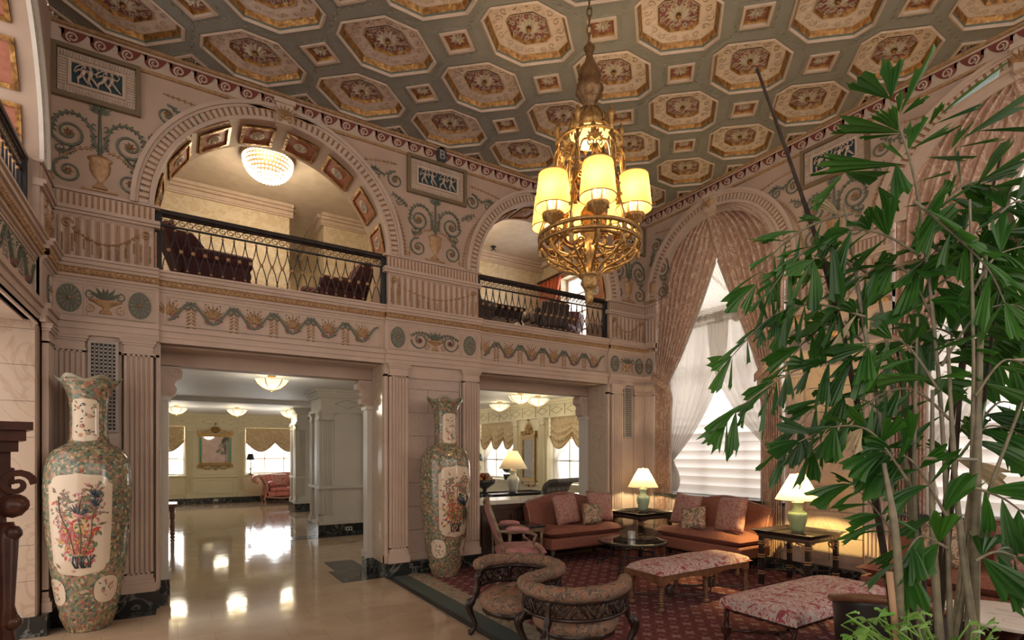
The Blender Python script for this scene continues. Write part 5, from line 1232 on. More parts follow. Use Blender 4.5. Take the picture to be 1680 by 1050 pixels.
mb = MB(); mb.tube(spl([(-.27, .27, .42), (-.27, .30, .60), (-.29, .38, .82), (-.25, .45, 1.04), (-.12, .465, 1.09), (0, .47, 1.13), (.12, .465, 1.09), (.25, .45, 1.04), (.29, .38, .82), (.27, .30, .60), (.27, .27, .42)], 5), .026, 6)
mb.tube([(-.26, .30, .57), (.26, .30, .57)], .022, 6)
for k in range(-2, 3): o = Vector((.04*k, .45, 1.13-.012*abs(k))); mb.ball(o, .03, 6)
mb.obj('back_frame', sil, ac)
for s in (-1, 1):
    mb = MB(); mb.tube(spl([(s*.28, .34, .72), (s*.32, .15, .73), (s*.35, -.08, .70), (s*.35, -.16, .66)], 5), [.022]*16, 6); mb.tube(spl([(s*.35, -.15, .66), (s*.34, -.12, .56), (s*.33, -.20, .48), (s*.31, -.22, .40)], 5), .022, 6); mb.obj('arm', sil, ac)
    mb = MB(); mb.tube(spl([(s*.30, .24, .752), (s*.33, .08, .757), (s*.345, -.06, .735)], 4), [.02, .035, .038, .038, .038, .038, .038, .035, .02], 8); mb.obj('arm_pad', rosefab, ac)
for s in (-1, 1):
    mb = MB(); mb.tube(spl([(s*.29, -.29, .38), (s*.32, -.32, .28), (s*.29, -.29, .12), (s*.31, -.31, 0)], 4), [.04, .042, .042, .04, .036, .03, .026, .022, .02, .018, .02, .026, .026], 6); mb.obj('leg', sil, ac)
    mb = MB(); mb.tube(spl([(s*.26, .26, .38), (s*.27, .28, .2), (s*.28, .36, 0)], 4), .022, 6); mb.obj('leg', sil, ac)
t = thing('side_table', 'small black marble topped table behind the rose armchair', 'table', (4.50, 7.0, .02)); mb = MB(); mb.box(-.34, .34, -.30, .30, .60, .635); mb.obj('tabletop', ptop, t, bevel=.008)
mb = MB(); mb.box(-.32, .32, -.28, .28, .54, .60); mb.obj('apron', sil, t)
for sx in (-.29, .29):
    for sy in (-.25, .25): mb = MB(); chair_table_leg(mb, sx, sy, 0, .54, .026); mb.obj('leg', sil, t)

# ================================================================ LAMP TABLES AND LAMPS
def tray_table(x0, x1, y0, y1, label):
    cx, cy_ = (x0+x1)/2, (y0+y1)/2; a, b = (x1-x0)/2, (y1-y0)/2; H = .72
    t = thing('lamp_table', label, 'table', (cx, cy_, .02))
    mb = MB(); mb.box(-a+.06, a-.06, -b+.06, b-.06, H-.07, H-.045); mb.obj('tray_glass', mat('smoked_mirror_top', (.16, .15, .13), .06, .7), t)
    mb = MB(); O = [(-a, -b), (a, -b), (a, b), (-a, b)]; S = lambda k: [(x*(1-k/a), y*(1-k/b)) for x, y in O]
    for (k0, z0), (k1, z1) in zip([(.075, H-.10), (.07, H-.03), (.01, H), (0, H+.01), (.012, H+.012), (.06, H-.045)], [(.07, H-.03), (.01, H), (0, H+.01), (.012, H+.012), (.06, H-.045), (.10, H-.05)]): ring(mb, S(k0), z0, S(k1), z1, 0)
    mb.box(-a+.08, a-.08, -b+.08, b-.08, H-.10, H-.07); mb.obj('tray_rim', lacquer, t)
    for sx in (-1, 1):
        for sy in (-1, 1):
            x, y = sx*(a-.10), sy*(b-.10); mb = MB(); mb.box(x-.026, x+.026, y-.026, y+.026, 0, H-.09)
            for z in (.14, .17, .36, .39, .54, .57): mb.box(x-.032, x+.032, y-.032, y+.032, z, z+.014, 1)
            mb.obj('leg', [lacquer, goldp], t)
            mb = MB()
            for dx, dy in ((-sx, 0), (0, -sy)):
                M0 = Matrix.Translation((x, y, 0)); 
                P = [(dx*q, dy*q, z) for q, z in [(.03, H-.22), (.07, H-.20), (.09, H-.16), (.06, H-.14), (.05, H-.17)]]
                mb.tube([Vector((x, y, 0))+Vector(p) for p in spl(P, 4)], .011, 5); mb.tube([Vector((x, y, 0))+Vector(p) for p in [(dx*.03, dy*.03, H-.13), (dx*.15, dy*.15, H-.11)]], .010, 5)
            mb.obj('fret_bracket', [goldp], t)
    mb = MB(); mb.tube([(-a+.1, -b+.1, .2), (a-.1, b-.1, .2)], .013, 4); mb.tube([(a-.1, -b+.1, .2), (-a+.1, b-.1, .2)], .013, 4); mb.obj('stretcher', lacquer, t)
tray_table(6.50, 7.42, 6.32, 7.18, 'black lacquer tray table in the far corner, behind the round glass table')
tray_table(6.52, 7.38, 3.52, 4.34, 'black lacquer tray table in front of the lit stone pier')
jar_lamp(7.12, 6.86, .695, 'celadon jar lamp on the far corner table', celadon, 34, .93)
jar_lamp(6.92, 3.92, .695, 'brighter celadon jar lamp beside the palm', mat('celadon_moss', (.26, .34, .19), .18, var=(.30, .38, .23), vs=5), 125, .93, (1, .71, .25))

# ================================================================ ROUND GLASS TABLE
ct = thing('coffee_table', 'round glass table on curved iron legs in front of the settees', 'table', (5.80, 5.80, .02)); r = .50
mb = MB(); mb.lathe([(r-.02, .435), (r, .438), (r, .448), (r-.02, .45), (1e-4, .45)], n=48, sm=False); mb.lathe([(1e-4, .436), (r-.02, .435)], n=48, sm=False); mb.obj('glass_top', mat('dark_glass_top', (.30, .32, .29), .04, .85), ct)
mb = MB(); mb.tube([(r*cos(2*pi*i/40), r*sin(2*pi*i/40), .428) for i in range(40)], .016, 6, 0, True); mb.obj('rim', iron, ct)
for k in range(4):
    a = pi/4+k*pi/2-.35; c_, s_ = cos(a), sin(a)
    mb = MB(); mb.tube(spl([(c_*q, s_*q, z) for q, z in [(.40, .42), (.34, .38), (.33, .30), (.38, .17), (.50, .09), (.56, .085), (.57, .04), (.57, 0)]], 5), .014, 6); mb.obj('leg', iron, ct)
mb = MB(); mb.tube([(.335*cos(2*pi*i/36), .335*sin(2*pi*i/36), .24) for i in range(36)], .013, 6, 0, True); mb.obj('ring_stretcher', iron, ct)
t = thing('tealight_glass', 'clear cut glass candle holder on the round glass table', 'candle holder', (5.82, 5.84, .47)); mb = MB(); mb.lathe([(.05, 0), (.058, .01), (.058, .12), (.048, .12), (.045, .03), (1e-4, .025)], n=12, sm=False); mb.obj('cup', mat('cut_glass', (.75, .78, .76), .08, .2, alpha=.55), t); mb = MB(); mb.lathe([(.035, .03), (.035, .06), (1e-4, .06)], n=12); mb.obj('candle', paper, t)

# ================================================================ BENCHES
def cushion_top(mb, a, b, z0, h, bow=.0):
    def f(u, v):
        x, y = 2*u-1, 2*v-1; e = max(0, (1-abs(x)**8)*(1-abs(y)**5))**.42; return (x*a*(1+.0*e), y*b, z0+h*e+.006*sin(x*8)*e)
    mb.grid(36, 16, f)
b1 = thing('bench', 'paisley bench on six spiral turned legs, nearer the window', 'bench', (5.24, 4.28, .02))
A_, B_ = .80, .265
mb = MB(); cushion_top(mb, A_+.02, B_+.02, .415, .085); mb.obj('cushion', paisley, b1)
mb = MB(); n = 24
for sy in (-1, 1):
    mb.strip([(-A_+2*A_*i/n, sy*B_, .345-.0+.035*abs(sin(2*pi*i/n))**.8*1.2-.035) for i in range(n+1)], [(-A_+2*A_*i/n, sy*B_, .42) for i in range(n+1)])
for sx in (-1, 1):
    mb.strip([(sx*A_, -B_+2*B_*i/10, .31+.055*sin(pi*i/10)) for i in range(11)], [(sx*A_, -B_+2*B_*i/10, .42) for i in range(11)])
mb.obj('apron', walnut, b1, solid=.03)
for x in (-A_+.05, 0, A_-.05):
    for y in (-B_+.045, B_-.045):
        mb = MB(); pr = [(.036, 0), (.044, .015), (.044, .04), (.02, .055)]
        for k in range(8):
            z = .06+k*.027; pr += [(.020, z), (.037, z+.013), (.020, z+.026)]
        pr += [(.024, .28), (.040, .285), (.040, .345)]
        mb.lathe(pr, (x, y, 0), 12); mb.obj('leg', walnut, b1)
for x0, x1 in ((-A_+.05, 0), (0, A_-.05)):
    mb = MB(); xm = (x0+x1)/2
    for s in (-1, 1):
        mb.tube(spl([(x0, s*(B_-.045), .13), (x0+.1, s*(B_-.07), .10), (xm-.10, s*.08, .10), (xm-.03, 0, .16)], 5), .013, 6); mb.tube(spl([(x1, s*(B_-.045), .13), (x1-.1, s*(B_-.07), .10), (xm+.10, s*.08, .10), (xm+.03, 0, .16)], 5), .013, 6)
    mb.lathe([(.02, .08), (.045, .10), (.03, .13), (.04, .17), (.02, .21), (1e-4, .23)], (xm, 0, 0), 12); mb.obj('stretcher', darkwood, b1)
b2 = thing('bench', 'paisley bench with rope twist rails, nearer the palm', 'bench', (4.96, 2.72, .02)); A2, B2 = .80, .34
mb = MB()
def c2(u, v):
    x, y = 2*u-1, 2*v-1; return (x*A2, (B2+.02)*cos(pi*(1-v))*(1), .37+.12*max(0, 1-abs(y)**3)**.6*(1-.12*abs(x)**10))
mb.grid(36, 20, c2)
mb.grid(1, 20, lambda u, v: (-A2, c2(0, v)[1], .36+(c2(0, v)[2]-.36)*(1-u))); mb.grid(1, 20, lambda u, v: (A2, c2(1, v)[1], .36+(c2(1, v)[2]-.36)*u))
mb.grid(1, 20, lambda u, v: (-A2-.02*sin(pi*u), (B2+.02)*cos(pi*(1-v)), .33+.06*u)) if False else None
mb.obj('cushion', paisley, b2, bevel=0)
def rope(mb, a, b, r):
    a, b = Vector(a), Vector(b); d = (b-a).normalized(); x = d.cross(Vector((0, 0, 1))).normalized() if abs(d.z) < .9 else Vector((1, 0, 0)); y = d.cross(x); L = (b-a).length; n = int(L/.02)
    mb.tube([a, b], r*.72, 6)
    for p in range(2): mb.tube([a+(b-a)*i/n+(x*cos(i*.55+p*pi)+y*sin(i*.55+p*pi))*r*.5 for i in range(n+1)], r*.52, 5)
mb = MB()
for s in (-1, 1): rope(mb, (-A2+.04, s*(B2-.03), .345), (A2-.04, s*(B2-.03), .345), .024); rope(mb, (s*(A2-.04), -B2+.03, .345), (s*(A2-.04), B2-.03, .345), .024)
mb.box(-A2+.05, A2-.05, -B2+.04, B2-.04, .345, .38)
mb.obj('rope_rail', mahog, b2)
for x in (-A2+.04, A2-.04):
    for y in (-B2+.03, B2-.03): mb = MB(); rope(mb, (x, y, 0), (x, y, .33), .026); mb.box(x-.03, x+.03, y-.03, y+.03, .12, .18); mb.obj('leg', mahog, b2)
mb = MB(); rope(mb, (-A2+.04, -B2+.03, .15), (-A2+.35, 0, .15), .018); rope(mb, (-A2+.04, B2-.03, .15), (-A2+.35, 0, .15), .018); rope(mb, (A2-.04, -B2+.03, .15), (A2-.35, 0, .15), .018); rope(mb, (A2-.04, B2-.03, .15), (A2-.35, 0, .15), .018); rope(mb, (-A2+.35, 0, .15), (A2-.35, 0, .15), .018); mb.obj('stretcher', mahog, b2)

# ================================================================ CONVERSATION CHAIR (S-shaped double seat)
sc_ = thing('conversation_chair', 'S-shaped double seat with carved dark frame and tapestry rail', 'chair', (2.80, 3.92, .02))
U = Vector((.28, -.96, 0)); Nn = Vector((.96, .28, 0))
def un(u, n_, z=0): return U*u+Nn*n_+Vector((0, 0, z))
SP = [(-.68, -.15), (-.745, .0), (-.745, .18), (-.64, .37), (-.42, .46), (-.18, .42), (-.02, .28), (.0, .05), (0, -.05), (.02, -.28), (.18, -.42), (.42, -.46), (.64, -.36), (.76, -.14), (.76, .10), (.66, .30)]
rail = [Vector((p[0], p[1], 0)) for p in spl([(a, b, 0) for a, b in SP], 6)]
def fold_r(i): return .060+.004*sin(i*2.1)
mb = MB(); mb.tube([un(p.x, p.y, .655+.012*cos(i*.06)) for i, p in enumerate(rail)], [.03]+[fold_r(i) for i in range(1, len(rail)-1)]+[.03], 12); mb.obj('padded_rail', tapestry, sc_)
mb = MB(); mb.tube([un(p.x, p.y, .59) for p in rail], .026, 6); mb.tube([un(p.x, p.y, .445) for p in rail], .018, 6); mb.obj('frame_rail', ebony, sc_)
mb = MB(); acc = 0; last = rail[0]; k = 0
for i in range(3, len(rail)-3, 3):
    p = rail[i]; tn = (rail[i+1]-rail[i-1]).normalized(); o = un(p.x, p.y, .52); T = U*tn.x+Nn*tn.y; d = 1 if (i//3) % 2 else -1
    mb.tube([o+T*(.048*(1-.65*j/13)*cos(j*.62*d+1))+Vector((0, 0, .055*(1-.65*j/13)*sin(j*.62*d+1))) for j in range(14)], .011, 5)
    mb.tube([o-T*.07+Vector((0, 0, .06*d)), o+T*.0+Vector((0, 0, -.055*d)), o+T*.07+Vector((0, 0, .05*d))], .012, 5)
mb.obj('carved_splat', ebony, sc_)
for cu_, cn in ((-.37, .07), (.37, -.02)):
    mb = MB()
    def seat(u, v):
        a = u*2*pi; r = .345*v; hgt = .47-.075*v**4+.02*sin(v*9)*cos(a*4)*(1-v)-(.035 if v < .03 else 0)
        w2 = 1+.02*cos(a*8)*v; return un(cu_, cn)+U*(r*w2*cos(a))+Nn*(r*w2*sin(a))+Vector((0, 0, hgt))
    mb.grid(40, 14, seat)
    mb.grid(40, 4, lambda u, v: un(cu_, cn)+U*((.345+.02*sin(pi*v))*cos(u*2*pi)*(1+.02*cos(u*16*pi)))+Nn*((.345+.02*sin(pi*v))*sin(u*2*pi)*(1+.02*cos(u*16*pi)))+Vector((0, 0, .395-.10*v)))
    mb.obj('seat', tapestry, sc_)
    mb = MB(); mb.M = Matrix.Translation(un(cu_, cn)); mb.lathe([(.30, .235), (.335, .25), (.335, .30), (.31, .30)], n=32, wob=lambda a, v: .02*cos(a*12)); mb.obj('seat_rail', ebony, sc_)
def cab(a, b, out_=(0, 0), zt=.59):
    mb = MB(); o = Vector((out_[0], out_[1], 0)); P = [un(a, b, zt), un(a, b, .45)+o*.01, un(a, b, .36)+o*.03, un(a, b, .28)+o*.09, un(a, b, .2)+o*.08, un(a, b, .1)+o*.03, un(a, b, .03)+o*.05, un(a, b, .005)+o*.09]
    R_ = [.028, .03, .022, .024, .035, .03, .024, .03, .048, .044, .040, .036, .032, .028, .024, .022, .02, .02, .022, .026, .03, .03]
    pp_ = spl(P, 3); mb.tube(pp_, [R_[min(i, 21)] for i in range(len(pp_))], 8); mb.obj('leg', ebony, sc_)
for (i_, s) in ((0, 1), (16, 1), (32, 1), (52, 1), (66, 1), (len(rail)-1, 1)):
    p = rail[i_]; c0 = Vector((-.37, .02)) if p.x < 0 else Vector((.37, -.02)); d = (Vector((p.x, p.y))-c0).normalized(); ow = U*d.x+Nn*d.y; cab(p.x, p.y, (ow.x, ow.y))

# ================================================================ RIGHT FOREGROUND: tub chair, round table
tc = thing('tub_chair', 'dark tub chair with a curved walnut crest in front of the palm', 'chair', (4.42, 1.80, .02), R(-68))
mb = MB(); mb.grid(24, 8, lambda u, v: (.36*sin((u-.5)*pi*1.25)*(1+.06*v), -.34*cos((u-.5)*pi*1.25)*(1+.10*v), .30+(.42-.12*(abs(2*u-1))**3+.03*cos((u-.5)*9))*v)); mb.obj('backrest', leather if False else mat('black_leather', (.02, .016, .015), .4), tc, solid=.05)
mb = MB(); mb.tube([(.36*sin((i/24-.5)*pi*1.25)*1.06, -.34*cos((i/24-.5)*pi*1.25)*1.10, .725-.12*(abs(2*i/24-1))**3+.03*cos((i/24-.5)*9)) for i in range(25)], .032, 8); mb.obj('crest_rail', walnut, tc)
mb = MB(); mb.lathe([(.30, .28), (.33, .32), (.33, .40), (.28, .44), (1e-4, .46)], n=24); mb.obj('seat', velvet, tc)
for a in (.6, 2.5, 3.8, 5.6): mb = MB(); mb.tube([(.27*cos(a), .27*sin(a), .3), (.30*cos(a), .30*sin(a), 0)], [.03, .02], 6); mb.obj('leg', walnut, tc)
rt = thing('round_table', 'round white marble topped table at the right, behind the palm canes', 'table', (5.42, 1.42, .02)); mb = MB(); mb.lathe([(1e-4, .47), (.40, .47), (.43, .48), (.43, .50), (.42, .51), (1e-4, .51)], n=40, sm=False); mb.obj('tabletop', wmarble, rt)
mb = MB(); mb.lathe([(.22, 0), (.20, .04), (.06, .08), (.05, .2), (.08, .26), (.05, .32), (.12, .45), (.40, .468)], n=24); mb.obj('pedestal', mahog, rt)

# ================================================================ MAHOGANY CABINET at the left edge
cb = thing('tall_cabinet', 'dark carved mahogany cabinet cut by the left frame edge', 'cabinet', (-.855, 2.93, .055), R(14))
mb = MB(); mb.box(-.25, .245, -.35, .20, -.055, 1.55); mb.obj('carcase', mahog, cb, bevel=.01)
mb = MB()
for z0, z1, e in ((1.55, 1.60, .012), (1.60, 1.66, .02), (1.72, 1.76, .03), (1.76, 1.80, .05), (1.80, 1.83, .068), (1.66, 1.72, .01)): mb.box(-.25, .245+e, -.35-e, .20, z0, z1)
mb.obj('cornice', mahog, cb)
mb = MB()
mb.lathe([(.02, .2), (.035, .24), (.022, .3), (.03, .6), (.022, .98), (.03, 1.0), (.02, 1.06), (.034, 1.10), (.022, 1.15), (.034, 1.4), (.02, 1.46)], (.245, -.35, 0), 14); mb.obj('corner_column', mahog, cb)
mb = MB()
for z, r in ((1.52, .045), (1.42, .03), (1.09, .03)): mb = MB(); mb.ball((.26, -.36, z), r, 10); mb.obj('turned_knob', mahog, cb)
mb = MB()
mb.M = Matrix(((1, 0, 0, 0), (0, 0, -1, -.36), (0, 1, 0, 0), (0, 0, 0, 1))); o_spiral(mb, .27, 1.60, .05, 0, 1.4, 1, .018); o_spiral(mb, .27, 1.52, .04, pi, 1.4, -1, .016); mb.obj('carved_bracket', mahog, cb)
# ================================================================ PORCELAIN FLOOR VASES
VP = [(0, .18), (.03, .185), (.1, .215), (.3, .26), (.7, .315), (1.1, .35), (1.45, .362), (1.6, .354), (1.72, .332), (1.80, .285), (1.84, .225), (1.875, .17), (1.95, .157), (2.1, .153), (2.22, .156), (2.33, .168), (2.42, .195), (2.48, .235), (2.52, .262)]
def vr(z):
    for (a, ra), (b, rb) in zip(VP, VP[1:]):
        if z <= b: t = (z-a)/(b-a); return ra+(rb-ra)*t
    return VP[-1][1]
porcelain = mat('cream_porcelain', (.66, .55, .42), .1, var=(.60, .48, .36), vs=3)
inkb = mat('ink_blue_glaze', (.03, .045, .06), .15); inkg = mat('leaf_green_glaze', (.12, .20, .12), .15); inkr = mat('red_glaze', (.48, .07, .05), .15); inkp = mat('pink_glaze', (.50, .22, .22), .15); inky = mat('yellow_glaze', (.60, .40, .12), .15); inkn = mat('brown_glaze', (.20, .12, .07), .2)
INK = [inkb, inkg, inkr, inkp, inky, inkn]
def surf_map(mb, th0, k=.36):
    mb.v = [Vector(((vr(p.y)+p.z)*cos(th0+p.x/k), (vr(p.y)+p.z)*sin(th0+p.x/k), p.y)) for p in mb.v]
def cartouche(th0, s0, z0, hw, hh, kind, k=.36, nu=22, nv=22):
    mb = MB()
    def pt(u, v, h=.004):
        z = z0+(2*v-1)*hh; q = abs(2*v-1)
        if kind == 'ogee': w_ = hw*(1 if q < .80 else .86 if q < .86 else max(.0, .86*(1-((q-.86)/.14)**2)**.5+.0))
        else: w_ = hw*max(0, 1-q**3)**.5
        return Vector((s0+(2*u-1)*w_, z, h))
    mb.grid(nu, nv*2, lambda u, v: pt(u, v)); surf_map(mb, th0, k); return mb
def scene_birds(mb, rnd, peacock):
    """flowers, branches and birds; local (s, z, out)"""
    for t in range(3):
        x = (-.10, .02, .12)[t]; mb.tube([(q[0], q[1], .006) for q in spl([(x*.4, .80, 0), (x*.8, 1.0, 0), (x*1.2-.03, 1.2, 0), (x*1.6, 1.36, 0)], 4)], .006, 4, 5)
    for i in range(230):
        cl = ((-.12, 1.33), (-.13, 1.16), (.13, 1.22), (.12, 1.38), (.05, 1.28))[i % 5]; z = cl[1]+rnd.gauss(0, .045); o_leaf(mb, cl[0]+rnd.gauss(0, .04), z, rnd.uniform(0, 6.28), rnd.uniform(.035, .06), .024, rnd.choice((5, 5, 5, 3, 1)), .005, .002)
    for i in range(190):
        x = rnd.gauss(-.02, .085); z = rnd.gauss(.93, .12); o_leaf(mb, x, z, rnd.uniform(0, 6.28), rnd.uniform(.05, .09), .03, rnd.choice((1, 5, 3, 2, 4)), .005, .002)
    for x, z, r, m in ((-.10, 1.03, .055, 2), (-.02, .95, .05, 3), (-.10, .86, .05, 4), (.10, .83, .045, 2), (.0, .80, .05, 3), (.13, 1.0, .04, 2), (-.16, .93, .04, 3)):
        o_rosette(mb, x, z, r, 9, m, 4, .006)
    for k in range(9):
        x = rnd.uniform(-.08, .10); mb.tube([(x, .66, .006), (x+rnd.uniform(-.03, .03), .72, .006), (x+rnd.uniform(-.04, .04), .78, .006)], .008, 4, 0)
    if peacock:
        mb.tube(spl([(.04, 1.17, .008), (.05, 1.12, .01), (.09, 1.07, .012), (.13, 1.03, .01)], 4), [.012, .014, .02, .03, .035, .04, .045, .045, .042, .038, .035, .03, .028], 6, 0)
        for k in range(9): o_leaf(mb, .12, 1.06, -pi/2+.35-.09*k+.3, .34-.012*abs(k-4), .03, (0, 1, 5)[k % 3], .006, .003)
        mb.ball((.04, 1.18, .008), .02, 6, 0); mb.tube(spl([(.17, 1.06, .008), (.19, 1.12, .01), (.17, 1.16, .01)], 4), .014, 5, 0)
    else:
        for cx, cz, s, l in ((-.04, 1.20, 1, .13), (.10, 1.37, .6, .13), (.10, 1.29, .6, .12)):
            mb.tube([(cx, cz, .008), (cx+.05*s, cz-.04*s, .01), (cx+.10*s, cz-.03*s, .008)], [.010, .024*s, .01], 6, 3 if s == 1 else 0)
            for k in range(4): o_leaf(mb, cx+.04*s, cz-.03*s, 2.2-.25*k, l*s, .018, 0, .007, .002); o_leaf(mb, cx+.05*s, cz-.03*s, .5+.2*k, l*s, .017, 0, .007, .002)
        for k in range(9): o_leaf(mb, -.05, 1.08, -1.9-.16*k+.5, .26, .022, (2, 3, 2)[k % 3], .006, .002)
        for k in range(5): o_leaf(mb, .12, .86, -2.4-.1*k, .20, .02, (2, 0)[k % 2], .006, .002)
def vase(loc, th0, label, seed, peacock):
    t = thing('floor_vase', label, 'vase', loc, 0); rnd = random.Random(seed)
    prof = [(vr(z), z) for z in [0, .02, .05, .1, .2, .3, .4, .55, .7, .85, 1.0, 1.15, 1.3, 1.42, 1.5, 1.58, 1.66, 1.72, 1.77, 1.80, 1.825, 1.85, 1.875, 1.9, 1.95, 2.05, 2.15, 2.22, 2.28, 2.33, 2.38, 2.42, 2.45, 2.48, 2.5]]
    mb = MB(); mb.lathe(prof, n=56); mb.f = [f for f in mb.f]; b = mb.obj('body', vaseground, t)
    mb = MB(); n = 56; vs = []
    for j, (r, z) in enumerate(((.245, 2.495), (.265, 2.52), (.262, 2.53), (.235, 2.50), (.19, 2.42), (.15, 2.3))):
        for i in range(n):
            a = 2*pi*i/n; wv = (cos(a*6)*.024 if j < 4 else 0); vs.append((r*(1+.05*cos(a*6)*(j < 4))*cos(a), r*(1+.05*cos(a*6)*(j < 4))*sin(a), z+wv))
    mb.add(vs, [(j*n+i, j*n+(i+1) % n, (j+1)*n+(i+1) % n, (j+1)*n+i) for j in range(5) for i in range(n)], 0, True); mb.obj('rim', mat('rim_glaze', (.36, .30, .21), .15, var=(.22, .24, .18), vs=22), t)
    for th in (th0, th0+pi):
        p = cartouche(th, 0, 1.08, .27, .50, 'ogee').obj('painted_panel', porcelain, t)
        if th == th0:
            mb = MB(); scene_birds(mb, rnd, peacock); surf_map(mb, th); mb.obj('painting', INK, p)
    p = cartouche(th0, 0, 2.10, .115, .215, 'ogee', .155).obj('neck_panel', porcelain, t)
    mb = MB()
    for x, z, r, m in ((-.05, 2.22, .025, 2), (.04, 2.14, .035, 3), (-.02, 2.04, .035, 2), (.03, 1.97, .035, 5), (-.03, 1.95, .03, 2)): o_rosette(mb, x, z, r, 8, m, 4, .006)
    for i in range(26): o_leaf(mb, rnd.uniform(-.08, .08), rnd.uniform(1.93, 2.27), rnd.uniform(0, 6.28), .04, .014, rnd.choice((1, 0, 5)), .005, .002)
    surf_map(mb, th0, .155); mb.obj('painting', INK, p)
    for ds in (-.85, .75, 2.3, 3.9):
        p = cartouche(th0, ds*.30, .42, .115, .135, 'oval', .30).obj('lower_panel', porcelain, t)
        mb = MB()
        for i in range(14): o_leaf(mb, ds*.30+rnd.uniform(-.06, .06), .42+rnd.uniform(-.08, .08), rnd.uniform(0, 6.28), .045, .016, rnd.choice((1, 3, 5)), .005, .002)
        o_rosette(mb, ds*.30+.03, .46, .03, 8, 2, 4, .006); o_rosette(mb, ds*.30-.03, .40, .03, 8, 3, 4, .006); surf_map(mb, th0, .30); mb.obj('painting', INK, p)
    mb = MB()
    for i in range(22):
        a = i/22*2*pi*.2
        mb.tube([(a-.02, .03, .003), (a-.02, .15, .003), (a, .17, .003), (a+.02, .15, .003), (a+.02, .03, .003)], .004, 4)
    surf_map(mb, th0, .2); mb.obj('foot_lappets', goldp, t)
vase((-.76, 6.86, 0), R(-84-13), 'huge porcelain floor vase with painted birds, left of the lobby doorway', 3, False)
vase((3.26, 6.98, .02), R(-115+28), 'huge porcelain floor vase with painted peacock, between the two openings', 5, True)

# ================================================================ CHANDELIER
CHX, CHY = 3.27, 3.83
def pol(a, r, z): return Vector((r*cos(a), r*sin(a), z))
ch = thing('chandelier', 'gilt brass chandelier with six cream shades hanging on a chain', 'chandelier', (CHX, CHY, 0), R(-130.5+10))
mb = MB(); z = 6.40; k = 0
while z > 5.55:
    pts = [(.022*cos(a), 0, .05*sin(a)) for a in [2*pi*i/12 for i in range(12)]]
    pts = [(p[0], p[1], z+p[2]) if k % 2 else (p[1], p[0], z+p[2]) for p in pts]; mb.tube(pts, .0075, 5, 0, True); z -= .082; k += 1
mb.obj('chain', bronze, ch)
mb = MB(); mb.lathe([(.03, 5.60), (.055, 5.57), (.03, 5.50), (.045, 5.44), (.085, 5.38), (.105, 5.30), (.09, 5.24), (.12, 5.21), (.125, 5.15), (.085, 5.09), (.055, 5.05), (.07, 5.0), (.05, 4.97)][::-1], n=20, wob=lambda a, v: .06*cos(a*10)*(.2 < v < .6)); mb.obj('cap', bronze, ch)
mb = MB(); mb.lathe([(.20, 4.76), (.185, 4.85), (.13, 4.94), (.05, 5.0)], n=32)
for k in range(12):
    a = 2*pi*k/12; mb.tube([(.205*cos(a), .205*sin(a), 4.76), (.19*cos(a), .19*sin(a), 4.85), (.135*cos(a), .135*sin(a), 4.945), (.05*cos(a), .05*sin(a), 5.005)], .008, 4)
    mb.M = Matrix.Translation((.205*cos(a), .205*sin(a), 4.74)) @ Matrix.Rotation(a+pi/2, 4, 'Z') @ Matrix.Rotation(R(90), 4, 'X'); o_leaf(mb, 0, .03, -pi/2, .09, .06, 0, 0, .01); mb.M = Matrix()
mb.tube([pol(2*pi*i/36, .30, 4.66) for i in range(36)], .014, 5, 0, True)
for k in range(6): a = pi/6+k*pi/3; mb.tube([pol(a, .30, 4.66), pol(a, .24, 4.76), pol(a, .195, 4.80)], .010, 5)
mb.obj('crown', brass, ch)
mb = MB(); mb.lathe([(1e-4, 4.64), (.09, 4.655), (.15, 4.69), (.185, 4.76)], n=28); mb.obj('amber_bowl', uplight, ch)
for k in range(6):
    a = pi/6+k*pi/3
    mb = MB(); mb.tube([pol(a, r, z) for r, z in ((.30, 4.66), (.31, 4.50), (.34, 4.25), (.40, 4.0), (.455, 3.85), (.46, 3.68))], .017, 5)
    for s in (-1, 1):                                             # twisted foliage on the post
        mb.tube([pol(a+s*.055*cos(j*.9)/(.3+.02*j)*.5, .30+.008*j+.02*sin(j*.9), 4.62-.055*j) for j in range(13)], .010, 4)
    mb.lathe([(.022, 0), (.016, .05), (.02, .12), (.036, .155), (.026, .17), (.008, .18), (.018, .20), (1e-4, .23)], pol(a, .30, 4.65), 10)
    for j in range(5):
        for s in (-1, 1): mb.ball(pol(a+s*.07, .33+.02*j, 4.35-.1*j), .018, 5)
    mb.lathe([(1e-4, -.09), (.02, -.075), (.012, -.05), (.03, -.03), (.02, 0)], pol(a, .46, 3.68), 8)
    mb.obj('upright', brass, ch)
    # leaf crest between the uprights
    b = k*pi/3; mb = MB(); mb.M = Matrix.Rotation(b, 4, 'Z') @ Matrix.Translation((.27, 0, 0)) @ Matrix(((0, 0, 1, 0), (1, 0, 0, 0), (0, 1, 0, 0), (0, 0, 0, 1)))
    for s in (-1, 1):
        o_vine(mb, [(s*.145, 4.25), (s*.14, 4.42), (s*.11, 4.54), (s*.05, 4.56)], .011, 0); o_spiral(mb, s*.045, 4.53, .04, pi/2, 1.3, s, .010)
        for q in range(3): o_leaf(mb, 0, 4.55, pi/2+s*(.3+.42*q), .12-.015*q, .05, 0, .01, .025); o_leaf(mb, 0, 4.52, -pi/2+s*(.25+.4*q), .12-.02*q, .04, 0, .01, .025)
    o_leaf(mb, 0, 4.55, pi/2, .14, .05, 0, .012, .03); mb.obj('leaf_crest', brass, ch)
mb = MB()
for r, z, t_ in ((.47, 3.78, .020), (.47, 3.70, .016), (.33, 3.73, .018)): mb.tube([pol(2*pi*i/48, r, z) for i in range(48)], t_, 5, 0, True)
